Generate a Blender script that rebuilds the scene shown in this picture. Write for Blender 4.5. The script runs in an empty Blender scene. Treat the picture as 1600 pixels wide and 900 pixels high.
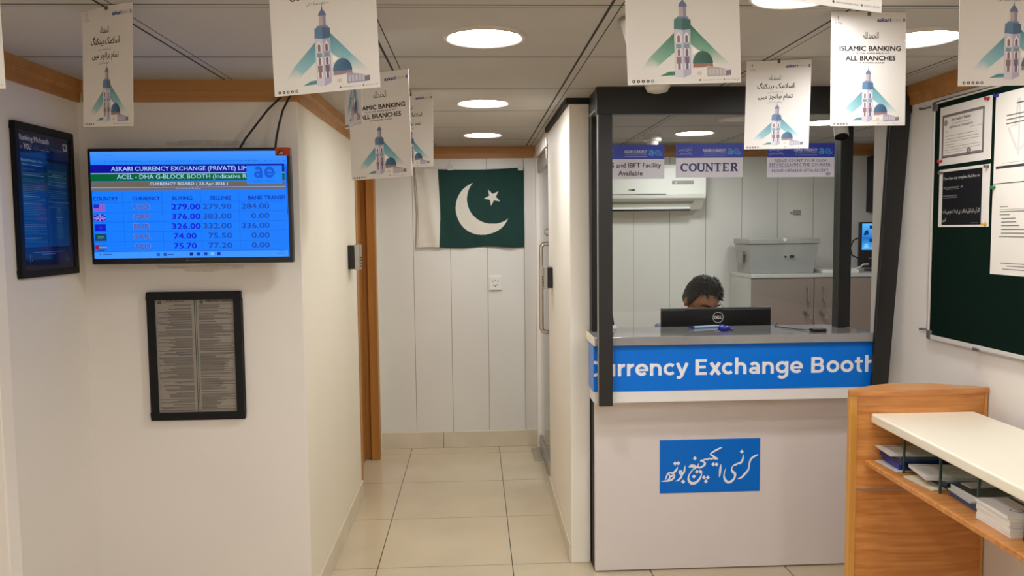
import bpy, bmesh, math, random
from mathutils import Vector, Matrix, noise
random.seed(7)
PI = math.pi
SC = bpy.context.scene
COL = SC.collection
rnd = random.uniform

# ------------------------------------------------------------------ camera
CH = 1.5
def cam_rows(f=1240.0, vx=742.0, vy=361.0, roll=0.0108):
    psi = math.atan((800-vx)/f); th = math.atan((450-vy)/f)
    def R(psi, th):
        w = Vector((math.sin(psi)*math.cos(th), math.cos(psi)*math.cos(th), -math.sin(th)))
        r = Vector((math.cos(psi), -math.sin(psi), 0)); u = r.cross(w)
        c, s = math.cos(roll), math.sin(roll)
        return c*r-s*u, s*r+c*u, w
    for _ in range(50):
        r, u, w = R(psi, th)
        x = 800+f*r.y/w.y; y = 450-f*u.y/w.y
        psi += (x-vx)/f; th += (y-vy)/f
    return r, u, w
CR, CU, CW = cam_rows()
F = 1240.0
def P(x, y, ax, val):
    """where the sight line through photo point (x, y) meets the plane axis = val"""
    d = CR*((x-800)/F)+CU*((450-y)/F)+CW
    o = Vector((0, 0, CH)); a = 'xyz'.index(ax)
    return o+d*((val-o[a])/d[a])
cd = bpy.data.cameras.new('camera'); co = bpy.data.objects.new('camera', cd); COL.objects.link(co)
cd.sensor_width = 36; cd.lens = 36*F/1600; cd.clip_start = 0.05
m3 = Matrix((CR, CU, -CW)).transposed()
co.matrix_world = Matrix.Translation((0, 0, CH)) @ m3.to_4x4()
SC.camera = co

# ------------------------------------------------------------------ colour and materials
def lin(c):
    c = c/255.0
    return c/12.92 if c <= 0.04045 else ((c+0.055)/1.055)**2.4
def RGB(r, g, b): return (lin(r), lin(g), lin(b), 1.0)
def new_mat(name):
    m = bpy.data.materials.new(name); m.use_nodes = True
    nt = m.node_tree
    return m, nt, nt.nodes['Principled BSDF']
def N(nt, t, **kw):
    n = nt.nodes.new(t)
    for k, v in kw.items(): setattr(n, k, v)
    return n
def mat(name, c, rough=0.5, metal=0.0, var=0.0, scale=6.0, bump=0.0, bscale=60.0, spec=0.5, coat=0.0):
    m, nt, b = new_mat(name)
    b.inputs['Roughness'].default_value = rough; b.inputs['Metallic'].default_value = metal
    b.inputs['Specular IOR Level'].default_value = spec
    b.inputs['Coat Weight'].default_value = coat
    col = RGB(*c)
    tc = N(nt, 'ShaderNodeTexCoord')
    nz = N(nt, 'ShaderNodeTexNoise'); nz.inputs['Scale'].default_value = scale; nz.inputs['Detail'].default_value = 4
    nt.links.new(tc.outputs['Object'], nz.inputs['Vector'])
    rp = N(nt, 'ShaderNodeValToRGB')
    lo = [max(0, x*(1-var)) for x in col[:3]]+[1]; hi = [min(1, x*(1+var)) for x in col[:3]]+[1]
    rp.color_ramp.elements[0].color = lo; rp.color_ramp.elements[1].color = hi
    rp.color_ramp.elements[0].position = 0.3; rp.color_ramp.elements[1].position = 0.7
    nt.links.new(nz.outputs['Fac'], rp.inputs['Fac']); nt.links.new(rp.outputs['Color'], b.inputs['Base Color'])
    if bump:
        n2 = N(nt, 'ShaderNodeTexNoise'); n2.inputs['Scale'].default_value = bscale
        nt.links.new(tc.outputs['Object'], n2.inputs['Vector'])
        bp = N(nt, 'ShaderNodeBump'); bp.inputs['Strength'].default_value = bump; bp.inputs['Distance'].default_value = 0.002
        nt.links.new(n2.outputs['Fac'], bp.inputs['Height']); nt.links.new(bp.outputs['Normal'], b.inputs['Normal'])
    return m
def wood(name, c1, c2, axis=0, rough=0.38, fine=26.0, stretch=0.06, dist=0.4):
    m, nt, b = new_mat(name)
    tc = N(nt, 'ShaderNodeTexCoord'); mp = N(nt, 'ShaderNodeMapping')
    s = [fine, fine, fine]; s[axis] = fine*stretch
    mp.inputs['Scale'].default_value = s
    nt.links.new(tc.outputs['Object'], mp.inputs['Vector'])
    nz = N(nt, 'ShaderNodeTexNoise'); nz.inputs['Scale'].default_value = 1.0; nz.inputs['Detail'].default_value = 6; nz.inputs['Distortion'].default_value = dist
    nt.links.new(mp.outputs['Vector'], nz.inputs['Vector'])
    rp = N(nt, 'ShaderNodeValToRGB'); rp.color_ramp.elements[0].position = 0.3; rp.color_ramp.elements[1].position = 0.7
    rp.color_ramp.elements[0].color = RGB(*c1); rp.color_ramp.elements[1].color = RGB(*c2)
    nt.links.new(nz.outputs['Fac'], rp.inputs['Fac']); nt.links.new(rp.outputs['Color'], b.inputs['Base Color'])
    b.inputs['Roughness'].default_value = rough
    return m
def mth(nt, op, a, b=None, c=None):
    n = N(nt, 'ShaderNodeMath', operation=op)
    for i, v in enumerate((a, b, c)):
        if v is None: continue
        if isinstance(v, (int, float)): n.inputs[i].default_value = v
        else: nt.links.new(v, n.inputs[i])
    return n.outputs[0]
def line_mask(nt, coord, x0, step, half):
    """1 on lines at x0 + k*step (world metres), else 0"""
    t = mth(nt, 'DIVIDE', mth(nt, 'SUBTRACT', coord, x0), step)
    fr = mth(nt, 'FRACT', mth(nt, 'ADD', t, 0.5))
    d = mth(nt, 'MULTIPLY', mth(nt, 'ABSOLUTE', mth(nt, 'SUBTRACT', fr, 0.5)), step)
    return mth(nt, 'LESS_THAN', d, half)
def grid_mat(name, base, line, lines, rough, var=0.05, vscale=1.5, spec=0.5, coat=0.0, bump=0.0):
    m, nt, b = new_mat(name)
    g = N(nt, 'ShaderNodeNewGeometry'); sp = N(nt, 'ShaderNodeSeparateXYZ')
    nt.links.new(g.outputs['Position'], sp.inputs[0])
    mask = None
    for ax, x0, step, half in lines:
        k = line_mask(nt, sp.outputs['XYZ'.index(ax)], x0, step, half)
        mask = k if mask is None else mth(nt, 'MAXIMUM', mask, k)
    nz = N(nt, 'ShaderNodeTexNoise'); nz.inputs['Scale'].default_value = vscale; nz.inputs['Detail'].default_value = 5
    nt.links.new(g.outputs['Position'], nz.inputs['Vector'])
    rp = N(nt, 'ShaderNodeValToRGB')
    col = RGB(*base)
    rp.color_ramp.elements[0].color = [x*(1-var) for x in col[:3]]+[1]; rp.color_ramp.elements[1].color = [min(1, x*(1+var)) for x in col[:3]]+[1]
    rp.color_ramp.elements[0].position = 0.3; rp.color_ramp.elements[1].position = 0.7
    nt.links.new(nz.outputs['Fac'], rp.inputs['Fac'])
    mx = N(nt, 'ShaderNodeMix', data_type='RGBA')
    nt.links.new(mask, mx.inputs[0]); nt.links.new(rp.outputs['Color'], mx.inputs[6]); mx.inputs[7].default_value = RGB(*line)
    nt.links.new(mx.outputs[2], b.inputs['Base Color'])
    b.inputs['Roughness'].default_value = rough; b.inputs['Specular IOR Level'].default_value = spec
    b.inputs['Coat Weight'].default_value = coat
    if bump:
        bp = N(nt, 'ShaderNodeBump', invert=True); bp.inputs['Strength'].default_value = bump; bp.inputs['Distance'].default_value = 0.003
        nt.links.new(mask, bp.inputs['Height']); nt.links.new(bp.outputs['Normal'], b.inputs['Normal'])
    return m
def emit(name, c, s):
    m, nt, b = new_mat(name)
    b.inputs['Base Color'].default_value = RGB(*c)
    b.inputs['Emission Color'].default_value = RGB(*c); b.inputs['Emission Strength'].default_value = s
    return m
def glass_mat(name, tint, ior=1.45, rough=0.02):
    m, nt, b = new_mat(name); nt.nodes.remove(b)
    out = nt.nodes['Material Output']
    tr = N(nt, 'ShaderNodeBsdfTransparent'); tr.inputs[0].default_value = tint
    gl = N(nt, 'ShaderNodeBsdfGlossy'); gl.inputs['Roughness'].default_value = rough
    lw = N(nt, 'ShaderNodeLayerWeight'); lw.inputs['Blend'].default_value = 0.5
    f0 = ((ior-1)/(ior+1))**2
    fac = mth(nt, 'MULTIPLY_ADD', mth(nt, 'POWER', lw.outputs['Facing'], 5.0), 1-f0, f0)   # same from both sides of the sheet
    mx = N(nt, 'ShaderNodeMixShader')
    nt.links.new(fac, mx.inputs[0]); nt.links.new(tr.outputs[0], mx.inputs[1]); nt.links.new(gl.outputs[0], mx.inputs[2])
    nt.links.new(mx.outputs[0], out.inputs['Surface'])
    return m
def ink_mat(name, rough=0.45, emission=0.0, spec=0.5):
    m, nt, b = new_mat(name)
    at = N(nt, 'ShaderNodeAttribute', attribute_name='ink')
    if emission:
        b.inputs['Base Color'].default_value = (0.01, 0.01, 0.012, 1)
        nt.links.new(at.outputs['Color'], b.inputs['Emission Color']); b.inputs['Emission Strength'].default_value = emission
    else:
        nt.links.new(at.outputs['Color'], b.inputs['Base Color'])
    b.inputs['Roughness'].default_value = rough; b.inputs['Specular IOR Level'].default_value = spec
    return m

M = {}
M['wall'] = mat('painted_wall', (228, 221, 213), 0.6, var=0.03, scale=1.2, bump=0.05, bscale=90)
M['wall_warm'] = mat('cream_painted_wall', (230, 221, 202), 0.55, var=0.03, scale=1.5, bump=0.05, bscale=90)
M['wall_white'] = mat('white_painted_wall', (234, 226, 218), 0.55, var=0.02, scale=1.5)
M['wall_part'] = mat('pale_painted_partition', (238, 231, 219), 0.5, var=0.02, scale=1.5)
M['stain'] = mat('plaster_patch', (212, 203, 193), 0.8, var=0.10, scale=40)
M['ceiling'] = grid_mat('ceiling_tiles', (176, 171, 165), (26, 23, 22),
    [('X', -0.282, 0.637, 0.0038), ('X', -0.254, 0.637, 0.0018), ('Y', 2.055, 0.591, 0.0034), ('Y', 2.078, 0.591, 0.0014)], 0.75, var=0.03, vscale=3, bump=0.3)
M['floor'] = grid_mat('floor_tiles', (198, 182, 154), (70, 58, 44), [('X', -0.455, 0.603, 0.0022), ('Y', 3.475, 0.606, 0.0015)], 0.16, var=0.06, vscale=2.5, spec=0.5)
M['skirt'] = grid_mat('skirting_tiles', (208, 196, 174), (100, 86, 66), [('X', -0.237, 0.74, 0.002)], 0.2, var=0.08, vscale=4)
M['pvc'] = grid_mat('pvc_wall_panels', (220, 217, 211), (156, 149, 139), [('X', 0.084, 0.2525, 0.0022)], 0.4, var=0.02, vscale=2, bump=0.4)
M['crown'] = wood('crown_wood', (162, 112, 60), (182, 132, 78), 0, 0.45, 14)
M['oak'] = wood('oak_veneer', (178, 110, 50), (218, 150, 82), 0, 0.33, 55, 0.018, 0.15)
M['oak_edge'] = wood('oak_edge', (196, 134, 58), (216, 156, 76), 2, 0.35, 18)
M['door_wood'] = wood('door_wood', (160, 106, 44), (182, 126, 60), 2, 0.4, 16)
M['charcoal'] = mat('charcoal_aluminium', (25, 24, 23), 0.42, 0.0, var=0.04)
M['black'] = mat('black_plastic', (16, 16, 17), 0.35, var=0.05)
M['matte_black'] = mat('matte_black', (12, 12, 12), 0.7, var=0.05)
M['frame_black'] = mat('black_frame_wood', (7, 7, 8), 0.5, var=0.05, spec=0.3)
M['steel'] = mat('polished_steel', (196, 190, 180), 0.16, 1.0, var=0.03)
M['brushed'] = mat('brushed_aluminium', (176, 172, 166), 0.36, 0.9, var=0.05)
M['white_plastic'] = mat('white_plastic', (226, 222, 214), 0.35, var=0.02)
M['ac_white'] = mat('ac_white', (232, 232, 224), 0.3, var=0.01)
M['ac_grey'] = mat('ac_grey', (150, 150, 146), 0.4, var=0.02)
M['panel_white'] = mat('counter_laminate', (218, 209, 206), 0.35, var=0.02, scale=2)
M['counter_grey'] = mat('counter_stone', (140, 137, 136), 0.07, var=0.04, scale=30)
M['sign_white'] = mat('sign_white', (228, 224, 220), 0.4, var=0.01)
M['cab_grey'] = mat('cabinet_carcass', (190, 190, 186), 0.4, var=0.02)
M['cab_door'] = mat('cabinet_door_laminate', (142, 128, 120), 0.35, var=0.03, scale=3)
M['box_grey'] = mat('steel_box_paint', (160, 160, 158), 0.35, 0.1, var=0.04)
M['laminate_cream'] = mat('cream_laminate', (240, 230, 208), 0.3, var=0.015, scale=2)
M['green_glass'] = glass_mat('edge_green_glass', (0.93, 0.965, 0.95, 1), 1.5)
M['green_edge'] = mat('glass_edge', (38, 66, 58), 0.2, var=0.05)
M['glass'] = glass_mat('booth_glass', (0.955, 0.97, 0.955, 1), 1.28)
M['pane'] = glass_mat('picture_pane', (0.97, 0.97, 0.97, 1), 1.3, 0.12)
M['frost'] = mat('frosted_glass', (172, 178, 172), 0.25, var=0.04)
M['felt'] = mat('green_felt', (5, 26, 18), 0.95, var=0.25, scale=400, spec=0.1)
M['alu'] = mat('white_aluminium', (214, 206, 196), 0.35, 0.1, var=0.02)
M['lamp'] = emit('lamp_diffuser', (248, 250, 251), 69.0)
M['lamp_off'] = mat('unlit_diffuser', (206, 200, 192), 0.4, var=0.01)
M['lamp_rim'] = mat('lamp_rim', (196, 186, 174), 0.4, var=0.02)
M['ink'] = ink_mat('printed_ink', 0.42)
M['ink_matte'] = ink_mat('printed_paper', 0.8, spec=0.15)
M['ink_gloss'] = ink_mat('printed_vinyl', 0.4, spec=0.25)
M['screen'] = ink_mat('screen_pixels', 0.3, 1.0, 0.1)
M['skin'] = mat('skin', (168, 110, 78), 0.5, var=0.06, scale=30)
M['hair'] = mat('black_hair', (5, 5, 7), 0.5, var=0.3, scale=120, spec=0.2)
M['shirt'] = mat('shirt_cloth', (146, 158, 178), 0.85, var=0.04, scale=60)
M['trouser'] = mat('trouser_cloth', (44, 46, 54), 0.9, var=0.06, scale=60)
M['blue_pen'] = mat('blue_plastic', (18, 34, 160), 0.25, var=0.05)
M['pen_white'] = mat('pale_blue_plastic', (168, 196, 236), 0.3, var=0.02)
M['flag'] = ink_mat('flag_cloth', 0.85)
M['tape'] = mat('clear_tape', (206, 204, 196), 0.25, var=0.03)
M['pin_red'] = mat('red_pin', (176, 34, 30), 0.3, var=0.03)
M['pin_blue'] = mat('blue_pin', (32, 48, 150), 0.3, var=0.03)
M['pin_green'] = mat('green_pin', (22, 128, 70), 0.3, var=0.03)
M['pin_yellow'] = mat('yellow_pin', (206, 160, 50), 0.3, var=0.03)
M['pin_grey'] = mat('grey_pin', (96, 92, 88), 0.3, var=0.03)
M['red_tag'] = mat('red_tag', (190, 62, 34), 0.4, var=0.05)
M['cable'] = mat('black_cable', (14, 14, 14), 0.5, var=0.05)
M['floor_plate'] = mat('floor_spring_plate', (188, 182, 168), 0.35, 0.6, var=0.08, scale=40)

# ------------------------------------------------------------------ mesh builders
ORG = {}
class B:
    def __init__(s): s.v = []; s.f = []
    def add(s, v, f):
        n = len(s.v); s.v += [Vector(p) for p in v]; s.f += [[n+i for i in q] for q in f]; return s
    def box(s, x0, x1, y0, y1, z0, z1):
        return s.add([(x, y, z) for z in (z0, z1) for y in (y0, y1) for x in (x0, x1)],
                     [(0, 2, 3, 1), (4, 5, 7, 6), (0, 1, 5, 4), (2, 6, 7, 3), (0, 4, 6, 2), (1, 3, 7, 5)])
    def hexa(s, bot, top):
        return s.add(list(bot)+list(top), [(3, 2, 1, 0), (4, 5, 6, 7)]+[(i, (i+1) % 4, 4+(i+1) % 4, 4+i) for i in range(4)])
    def prism(s, poly, ax, a, b):
        """poly in the two other axes (cyclic xyz order without ax), extruded along ax"""
        def mk(p, t):
            return {'x': (t, p[0], p[1]), 'y': (p[0], t, p[1]), 'z': (p[0], p[1], t)}[ax]
        n = len(poly)
        return s.add([mk(p, a) for p in poly]+[mk(p, b) for p in poly],
                     [list(range(n))[::-1], [n+i for i in range(n)]]+[(i, (i+1) % n, n+(i+1) % n, n+i) for i in range(n)])
    def tube(s, pts, r, n=10, cap=True):
        pts = [Vector(p) for p in pts]; rr = r if isinstance(r, (list, tuple)) else [r]*len(pts)
        up = None; rings = []
        for i, p in enumerate(pts):
            d = (pts[min(i+1, len(pts)-1)]-pts[max(i-1, 0)]).normalized()
            if up is None: up = Vector((0, 0, 1)) if abs(d.z) < 0.9 else Vector((1, 0, 0))
            a = d.cross(up).normalized(); up = a.cross(d).normalized()
            rings.append([p+(a*math.cos(2*PI*k/n)+up*math.sin(2*PI*k/n))*rr[i] for k in range(n)])
        v = [q for g in rings for q in g]; f = []
        for i in range(len(pts)-1):
            for k in range(n): f.append((i*n+k, i*n+(k+1) % n, (i+1)*n+(k+1) % n, (i+1)*n+k))
        if cap: f += [list(range(n))[::-1], [(len(pts)-1)*n+k for k in range(n)]]
        return s.add(v, f)
    def lathe(s, prof, c, n=32, mx=None):
        """profile (r, z) about vertical axis at c; mx optional rotation"""
        v = []; f = []; c = Vector(c)
        for r, z in prof:
            for k in range(n):
                p = Vector((r*math.cos(2*PI*k/n), r*math.sin(2*PI*k/n), z))
                v.append(c+(mx @ p if mx else p))
        m = len(prof)
        for i in range(m-1):
            for k in range(n): f.append((i*n+k, i*n+(k+1) % n, (i+1)*n+(k+1) % n, (i+1)*n+k))
        f += [list(range(n))[::-1], [(m-1)*n+k for k in range(n)]]
        return s.add(v, f)
    def ball(s, c, r, nu=16, nv=10, mx=None):
        c = Vector(c); r = r if isinstance(r, (tuple, list)) else (r, r, r)
        prof = []
        v = []; f = []
        for i in range(nv+1):
            t = PI*i/nv
            for k in range(nu):
                p = Vector((r[0]*math.sin(t)*math.cos(2*PI*k/nu), r[1]*math.sin(t)*math.sin(2*PI*k/nu), -r[2]*math.cos(t)))
                v.append(c+(mx @ p if mx else p))
        for i in range(nv):
            for k in range(nu): f.append((i*nu+k, i*nu+(k+1) % nu, (i+1)*nu+(k+1) % nu, (i+1)*nu+k))
        return s.add(v, f)

def place(o, parent, loc):
    COL.objects.link(o)
    if parent is not None:
        o.parent = parent; ORG[o.name] = ORG[parent.name]
    else:
        o.location = loc; ORG[o.name] = Vector(loc)
def obj(name, b, m, parent=None, loc=(0, 0, 0), bevel=0.0, seg=2, smooth=None, label=None):
    base = ORG[parent.name] if parent is not None else Vector(loc)
    me = bpy.data.meshes.new(name)
    me.from_pydata([tuple(v-base) for v in b.v], [], b.f)
    bm = bmesh.new(); bm.from_mesh(me); bmesh.ops.remove_doubles(bm, verts=bm.verts, dist=1e-6)
    bmesh.ops.recalc_face_normals(bm, faces=bm.faces); bm.to_mesh(me); bm.free()
    me.materials.append(m)
    o = bpy.data.objects.new(name, me); place(o, parent, base)
    if smooth:
        me.polygons.foreach_set('use_smooth', [True]*len(me.polygons)); me.set_sharp_from_angle(angle=math.radians(smooth))
    if bevel:
        md = o.modifiers.new('bevel', 'BEVEL'); md.width = bevel; md.segments = seg; md.limit_method = 'ANGLE'; md.angle_limit = math.radians(40)
    if label: o['label'] = label
    return o
def tag(o, label, cat, group=None, kind=None):
    o['label'] = label; o['category'] = cat
    if group: o['group'] = group
    if kind: o['kind'] = kind
    return o
def thing(name, label, cat, loc, group=None):
    o = bpy.data.objects.new(name, None); o.empty_display_size = 0.05
    place(o, None, loc); return tag(o, label, cat, group)
def struct(name, b, m, label=None, parent=None, bevel=0.0):
    o = obj(name, b, m, parent, bevel=bevel)
    if parent is None:
        o['kind'] = 'structure'
        o['label'] = label; o['category'] = name.split('_')[0]
    return o
def box(*a): return B().box(*a)
def bx2(p, q, y0, y1):  # box from two photo-derived points (x and z) and a depth range
    return box(min(p.x, q.x), max(p.x, q.x), y0, y1, min(p.z, q.z), max(p.z, q.z))
def copy_tree(o, loc, label=None):
    c = o.copy(); COL.objects.link(c); c.location = loc; ORG[c.name] = Vector(loc)
    if label: c['label'] = label
    for ch in list(o.children):
        d = ch.copy(); COL.objects.link(d); d.parent = c
        for g in list(ch.children):
            e = g.copy(); COL.objects.link(e); e.parent = d
    return c

# ------------------------------------------------------------------ flat printing: text, strokes, shapes
TXT = {}
def text_geo(s, bold, res=2):
    key = (s, bold, res)
    if key in TXT: return TXT[key]
    c = bpy.data.curves.new('t', 'FONT'); c.body = s; c.size = 1; c.resolution_u = res; c.offset = bold
    o = bpy.data.objects.new('t', c); COL.objects.link(o)
    me = o.evaluated_get(bpy.context.evaluated_depsgraph_get()).to_mesh()
    v = [(p.co.x, p.co.y) for p in me.vertices]; f = [list(p.vertices) for p in me.polygons]
    bpy.data.objects.remove(o); bpy.data.curves.remove(c)
    TXT[key] = (v, f); return TXT[key]
AF = {'ا': (0xFE8D, 0xFE8E, 0, 0), 'آ': (0xFE81, 0xFE82, 0, 0), 'ب': (0xFE8F, 0xFE90, 0xFE91, 0xFE92), 'پ': (0xFB56, 0xFB57, 0xFB58, 0xFB59), 'ت': (0xFE95, 0xFE96, 0xFE97, 0xFE98), 'چ': (0xFB7A, 0xFB7B, 0xFB7C, 0xFB7D), 'ر': (0xFEAD, 0xFEAE, 0, 0), 'ز': (0xFEAF, 0xFEB0, 0, 0), 'س': (0xFEB1, 0xFEB2, 0xFEB3, 0xFEB4), 'ش': (0xFEB5, 0xFEB6, 0xFEB7, 0xFEB8), 'ک': (0xFB8E, 0xFB8F, 0xFB90, 0xFB91), 'گ': (0xFB92, 0xFB93, 0xFB94, 0xFB95), 'ل': (0xFEDD, 0xFEDE, 0xFEDF, 0xFEE0), 'م': (0xFEE1, 0xFEE2, 0xFEE3, 0xFEE4), 'ن': (0xFEE5, 0xFEE6, 0xFEE7, 0xFEE8), 'ں': (0xFB9E, 0xFB9F, 0, 0), 'و': (0xFEED, 0xFEEE, 0, 0), 'ہ': (0xFBA6, 0xFBA7, 0xFBA8, 0xFBA9), 'ی': (0xFBFC, 0xFBFD, 0xFBFE, 0xFBFF), 'ے': (0xFBAE, 0xFBAF, 0, 0), 'ح': (0xFEA1, 0xFEA2, 0xFEA3, 0xFEA4), 'د': (0xFEA9, 0xFEAA, 0, 0), 'ئ': (0xFE89, 0xFE8A, 0xFE8B, 0xFE8C), 'ﻻ': (0xFEFB, 0xFEFC, 0, 0)}
def urdu(s):
    s = s.replace('لا', 'ﻻ'); out = []
    for i, ch in enumerate(s):
        if ch not in AF: out.append(ch); continue
        k = AF[ch]
        pv = i > 0 and s[i-1] in AF and AF[s[i-1]][2] != 0
        nx = i+1 < len(s) and s[i+1] in AF and k[2] != 0
        out.append(chr(k[3] if pv and nx else k[1] if pv else k[2] if nx else k[0]))
    return ''.join(reversed(out))
class Art:
    """a printed sheet in its own u (right), v (up) metres; ink colours per vertex"""
    def __init__(s, w, h, t, paper, lift=0.0004):
        s.w, s.h, s.t, s.paper, s.lift = w, h, t, paper, lift
        s.v = []; s.f = []; s.c = []; s.n = 0
        for z in (-t, 0):
            for y in (0, h):
                for x in (0, w): s.v.append((x, y, z)); s.c.append(RGB(*paper))
        s.f += [(0, 2, 3, 1), (4, 5, 7, 6), (0, 1, 5, 4), (2, 6, 7, 3), (0, 4, 6, 2), (1, 3, 7, 5)]
    def put(s, pts, faces, cols, layer):
        n = len(s.v); z = s.lift*layer+s.n*1.5e-6; s.n += 1
        s.v += [(p[0], p[1], z) for p in pts]; s.c += cols; s.f += [[n+i for i in q] for q in faces]
    def poly(s, pts, c, layer=1):
        cols = [RGB(*k) for k in c] if isinstance(c[0], (tuple, list)) else [RGB(*c)]*len(pts)
        s.put(pts, [list(range(len(pts)))], cols, layer)
    def rect(s, x0, y0, x1, y1, c, layer=1): s.poly([(x0, y0), (x1, y0), (x1, y1), (x0, y1)], c, layer)
    def vgrad(s, x0, y0, x1, y1, cb, ct, layer=1): s.poly([(x0, y0), (x1, y0), (x1, y1), (x0, y1)], [cb, cb, ct, ct], layer)
    def disc(s, x, y, r, c, layer=1, n=16, ry=None):
        s.poly([(x+r*math.cos(2*PI*k/n), y+(ry or r)*math.sin(2*PI*k/n)) for k in range(n)], c, layer)
    def ring(s, x, y, r, w, c, layer=1, n=28, ry=None):
        q = (ry or r)/r
        p = [(x+rr*math.cos(2*PI*k/n), y+q*rr*math.sin(2*PI*k/n)) for rr in (r-w/2, r+w/2) for k in range(n)]
        s.put(p, [(k, (k+1) % n, n+(k+1) % n, n+k) for k in range(n)], [RGB(*c)]*len(p), layer)
    def frame(s, x0, y0, x1, y1, w, c, layer=1):
        s.rect(x0, y0, x1, y0+w, c, layer); s.rect(x0, y1-w, x1, y1, c, layer); s.rect(x0, y0, x0+w, y1, c, layer); s.rect(x1-w, y0, x1, y1, c, layer)
    def dia(s, x, y, r, c, layer=1): s.poly([(x-r, y), (x, y-r), (x+r, y), (x, y+r)], c, layer)
    def text(s, t, x0, y0, x1, y1, c, bold=0.0, layer=2, res=2, keep=False):
        """lettering fitted to the box; keep = do not stretch sideways, centre it"""
        v, f = text_geo(t, 0.0, res)
        if not v: return
        ax, bx = min(p[0] for p in v), max(p[0] for p in v); ay, by = min(p[1] for p in v), max(p[1] for p in v)
        sy = (y1-y0)/(by-ay); sx = (x1-x0)/(bx-ax)
        if keep: sx = min(sx, sy); x0 = (x0+x1)/2-sx*(bx-ax)/2
        o = bold*0.8*sy
        for dx, dy in (((0, 0),) if not bold else ((-o, -o*.6), (o, -o*.6), (-o, o*.6), (o, o*.6))):   # bold: overprinted
            s.put([(x0+(p[0]-ax)*sx+dx, y0+(p[1]-ay)*sy+dy) for p in v], f, [RGB(*c)]*len(v), layer)
    def ribbon(s, pts, c, layer=2, sx=1, sy=1, ox=0, oy=0, rnd_ends=False):
        """pen stroke: points (x, y, width)"""
        n = len(pts); L = []; R = []
        for i in range(n):
            a = pts[max(i-1, 0)]; b = pts[min(i+1, n-1)]
            d = Vector((b[0]-a[0], b[1]-a[1])); d = d.normalized() if d.length else Vector((1, 0))
            q = Vector((-d.y, d.x))*(pts[i][2]/2)
            L.append((ox+sx*(pts[i][0]+q.x), oy+sy*(pts[i][1]+q.y))); R.append((ox+sx*(pts[i][0]-q.x), oy+sy*(pts[i][1]-q.y)))
        s.put(L+R, [(i, i+1, n+i+1, n+i) for i in range(n-1)], [RGB(*c)]*(2*n), layer)
        if rnd_ends:
            for p in pts: s.disc(ox+sx*p[0], oy+sy*p[1], abs(sx)*p[2]/2, c, layer, 8)
    def build(s, name, m, parent=None, at=(0, 0, 0), u=(1, 0, 0), v=(0, 0, 1), loc=None, label=None):
        at, u, v = Vector(at), Vector(u), Vector(v); w = u.cross(v)
        base = ORG[parent.name] if parent is not None else Vector(loc if loc is not None else at)
        me = bpy.data.meshes.new(name)
        me.from_pydata([tuple(at+u*p[0]+v*p[1]+w*p[2]-base) for p in s.v], [], s.f)
        a = me.color_attributes.new('ink', 'FLOAT_COLOR', 'POINT')
        a.data.foreach_set('color', [k for c in s.c for k in c])
        me.materials.append(m)
        o = bpy.data.objects.new(name, me); place(o, parent, base)
        if label: o['label'] = label
        return o

def arc(cx, cy, r, a0, a1, w, n=12, ry=None):
    return [(cx+r*math.cos(math.radians(a0+(a1-a0)*i/n)), cy+(ry or r)*math.sin(math.radians(a0+(a1-a0)*i/n)), w) for i in range(n+1)]
def seg(x0, y0, x1, y1, w): return [(x0, y0, w), (x1, y1, w)]
k_ = 0.135
GLY = {  # bold geometric sans: advance, strokes
 'C': (.70, [arc(.36, .35, .2825, 42, 318, k_, 20)]),
 'u': (.58, [seg(.11, .54, .11, .24, k_), arc(.28, .24, .17, 180, 360, k_), seg(.45, .54, .45, 0, k_)]),
 'r': (.37, [seg(.11, 0, .11, .54, k_), arc(.315, .27, .205, 180, 84, k_)]),
 'e': (.57, [arc(.28, .27, .2025, 0, 318, k_, 20), seg(.08, .255, .545, .255, .095)]),
 'n': (.58, [seg(.11, 0, .11, .54, k_), arc(.28, .30, .17, 180, 0, k_), seg(.45, .30, .45, 0, k_)]),
 'c': (.51, [arc(.28, .27, .2025, 45, 315, k_, 16)]),
 'y': (.52, [seg(.07, .54, .275, .04, k_), [(.47, .54, k_), (.27, .04, k_), (.225, -.06, k_), (.16, -.105, k_), (.05, -.09, k_)]]),
 'E': (.60, [seg(.13, 0, .13, .70, .15), seg(.1, .0625, .53, .0625, .125), seg(.1, .35, .48, .35, .12), seg(.1, .6375, .53, .6375, .125)]),
 'x': (.53, [seg(.09, .54, .45, 0, .15), seg(.45, .54, .09, 0, .15)]),
 'h': (.58, [seg(.11, 0, .11, .75, k_), arc(.28, .30, .17, 180, 0, k_), seg(.45, .30, .45, 0, k_)]),
 'a': (.55, [seg(.42, 0, .42, .33, k_), arc(.265, .325, .155, 150, 0, k_), arc(.25, .16, .145, 0, 360, .12, 18, .1)]),
 'g': (.60, [arc(.28, .28, .2, 0, 360, k_, 20), seg(.475, .54, .475, .02, k_), arc(.28, .02, .195, 0, -140, k_)]),
 'B': (.67, [seg(.13, 0, .13, .70, .15), seg(.1, .0625, .38, .0625, .125), seg(.1, .36, .36, .36, .12), seg(.1, .6375, .36, .6375, .125), arc(.36, .4975, .14, 90, -90, k_), arc(.38, .2125, .15, 90, -90, k_)]),
 'o': (.59, [arc(.295, .27, .2025, 0, 360, k_, 22)]),
 't': (.42, [seg(.18, .67, .18, .16, k_), arc(.29, .165, .11, 180, 290, k_), seg(.03, .475, .37, .475, .115)]),
}
def word(art, w, x0, x1, y0, unit, c, layer=2, skip=None, sy=None):
    adv = sum(GLY[g][0] for g in w)
    sx = (x1-x0)/(adv-0.08); sy = sy or unit; x = x0-0.04*sx
    for i, g in enumerate(w):
        for st in (skip if (skip is not None and i == 0) else GLY[g][1]):
            art.ribbon([(p[0], p[1], p[2]) for p in st], c, layer, sx, sy, x, y0)
        x += GLY[g][0]*sx

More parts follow.
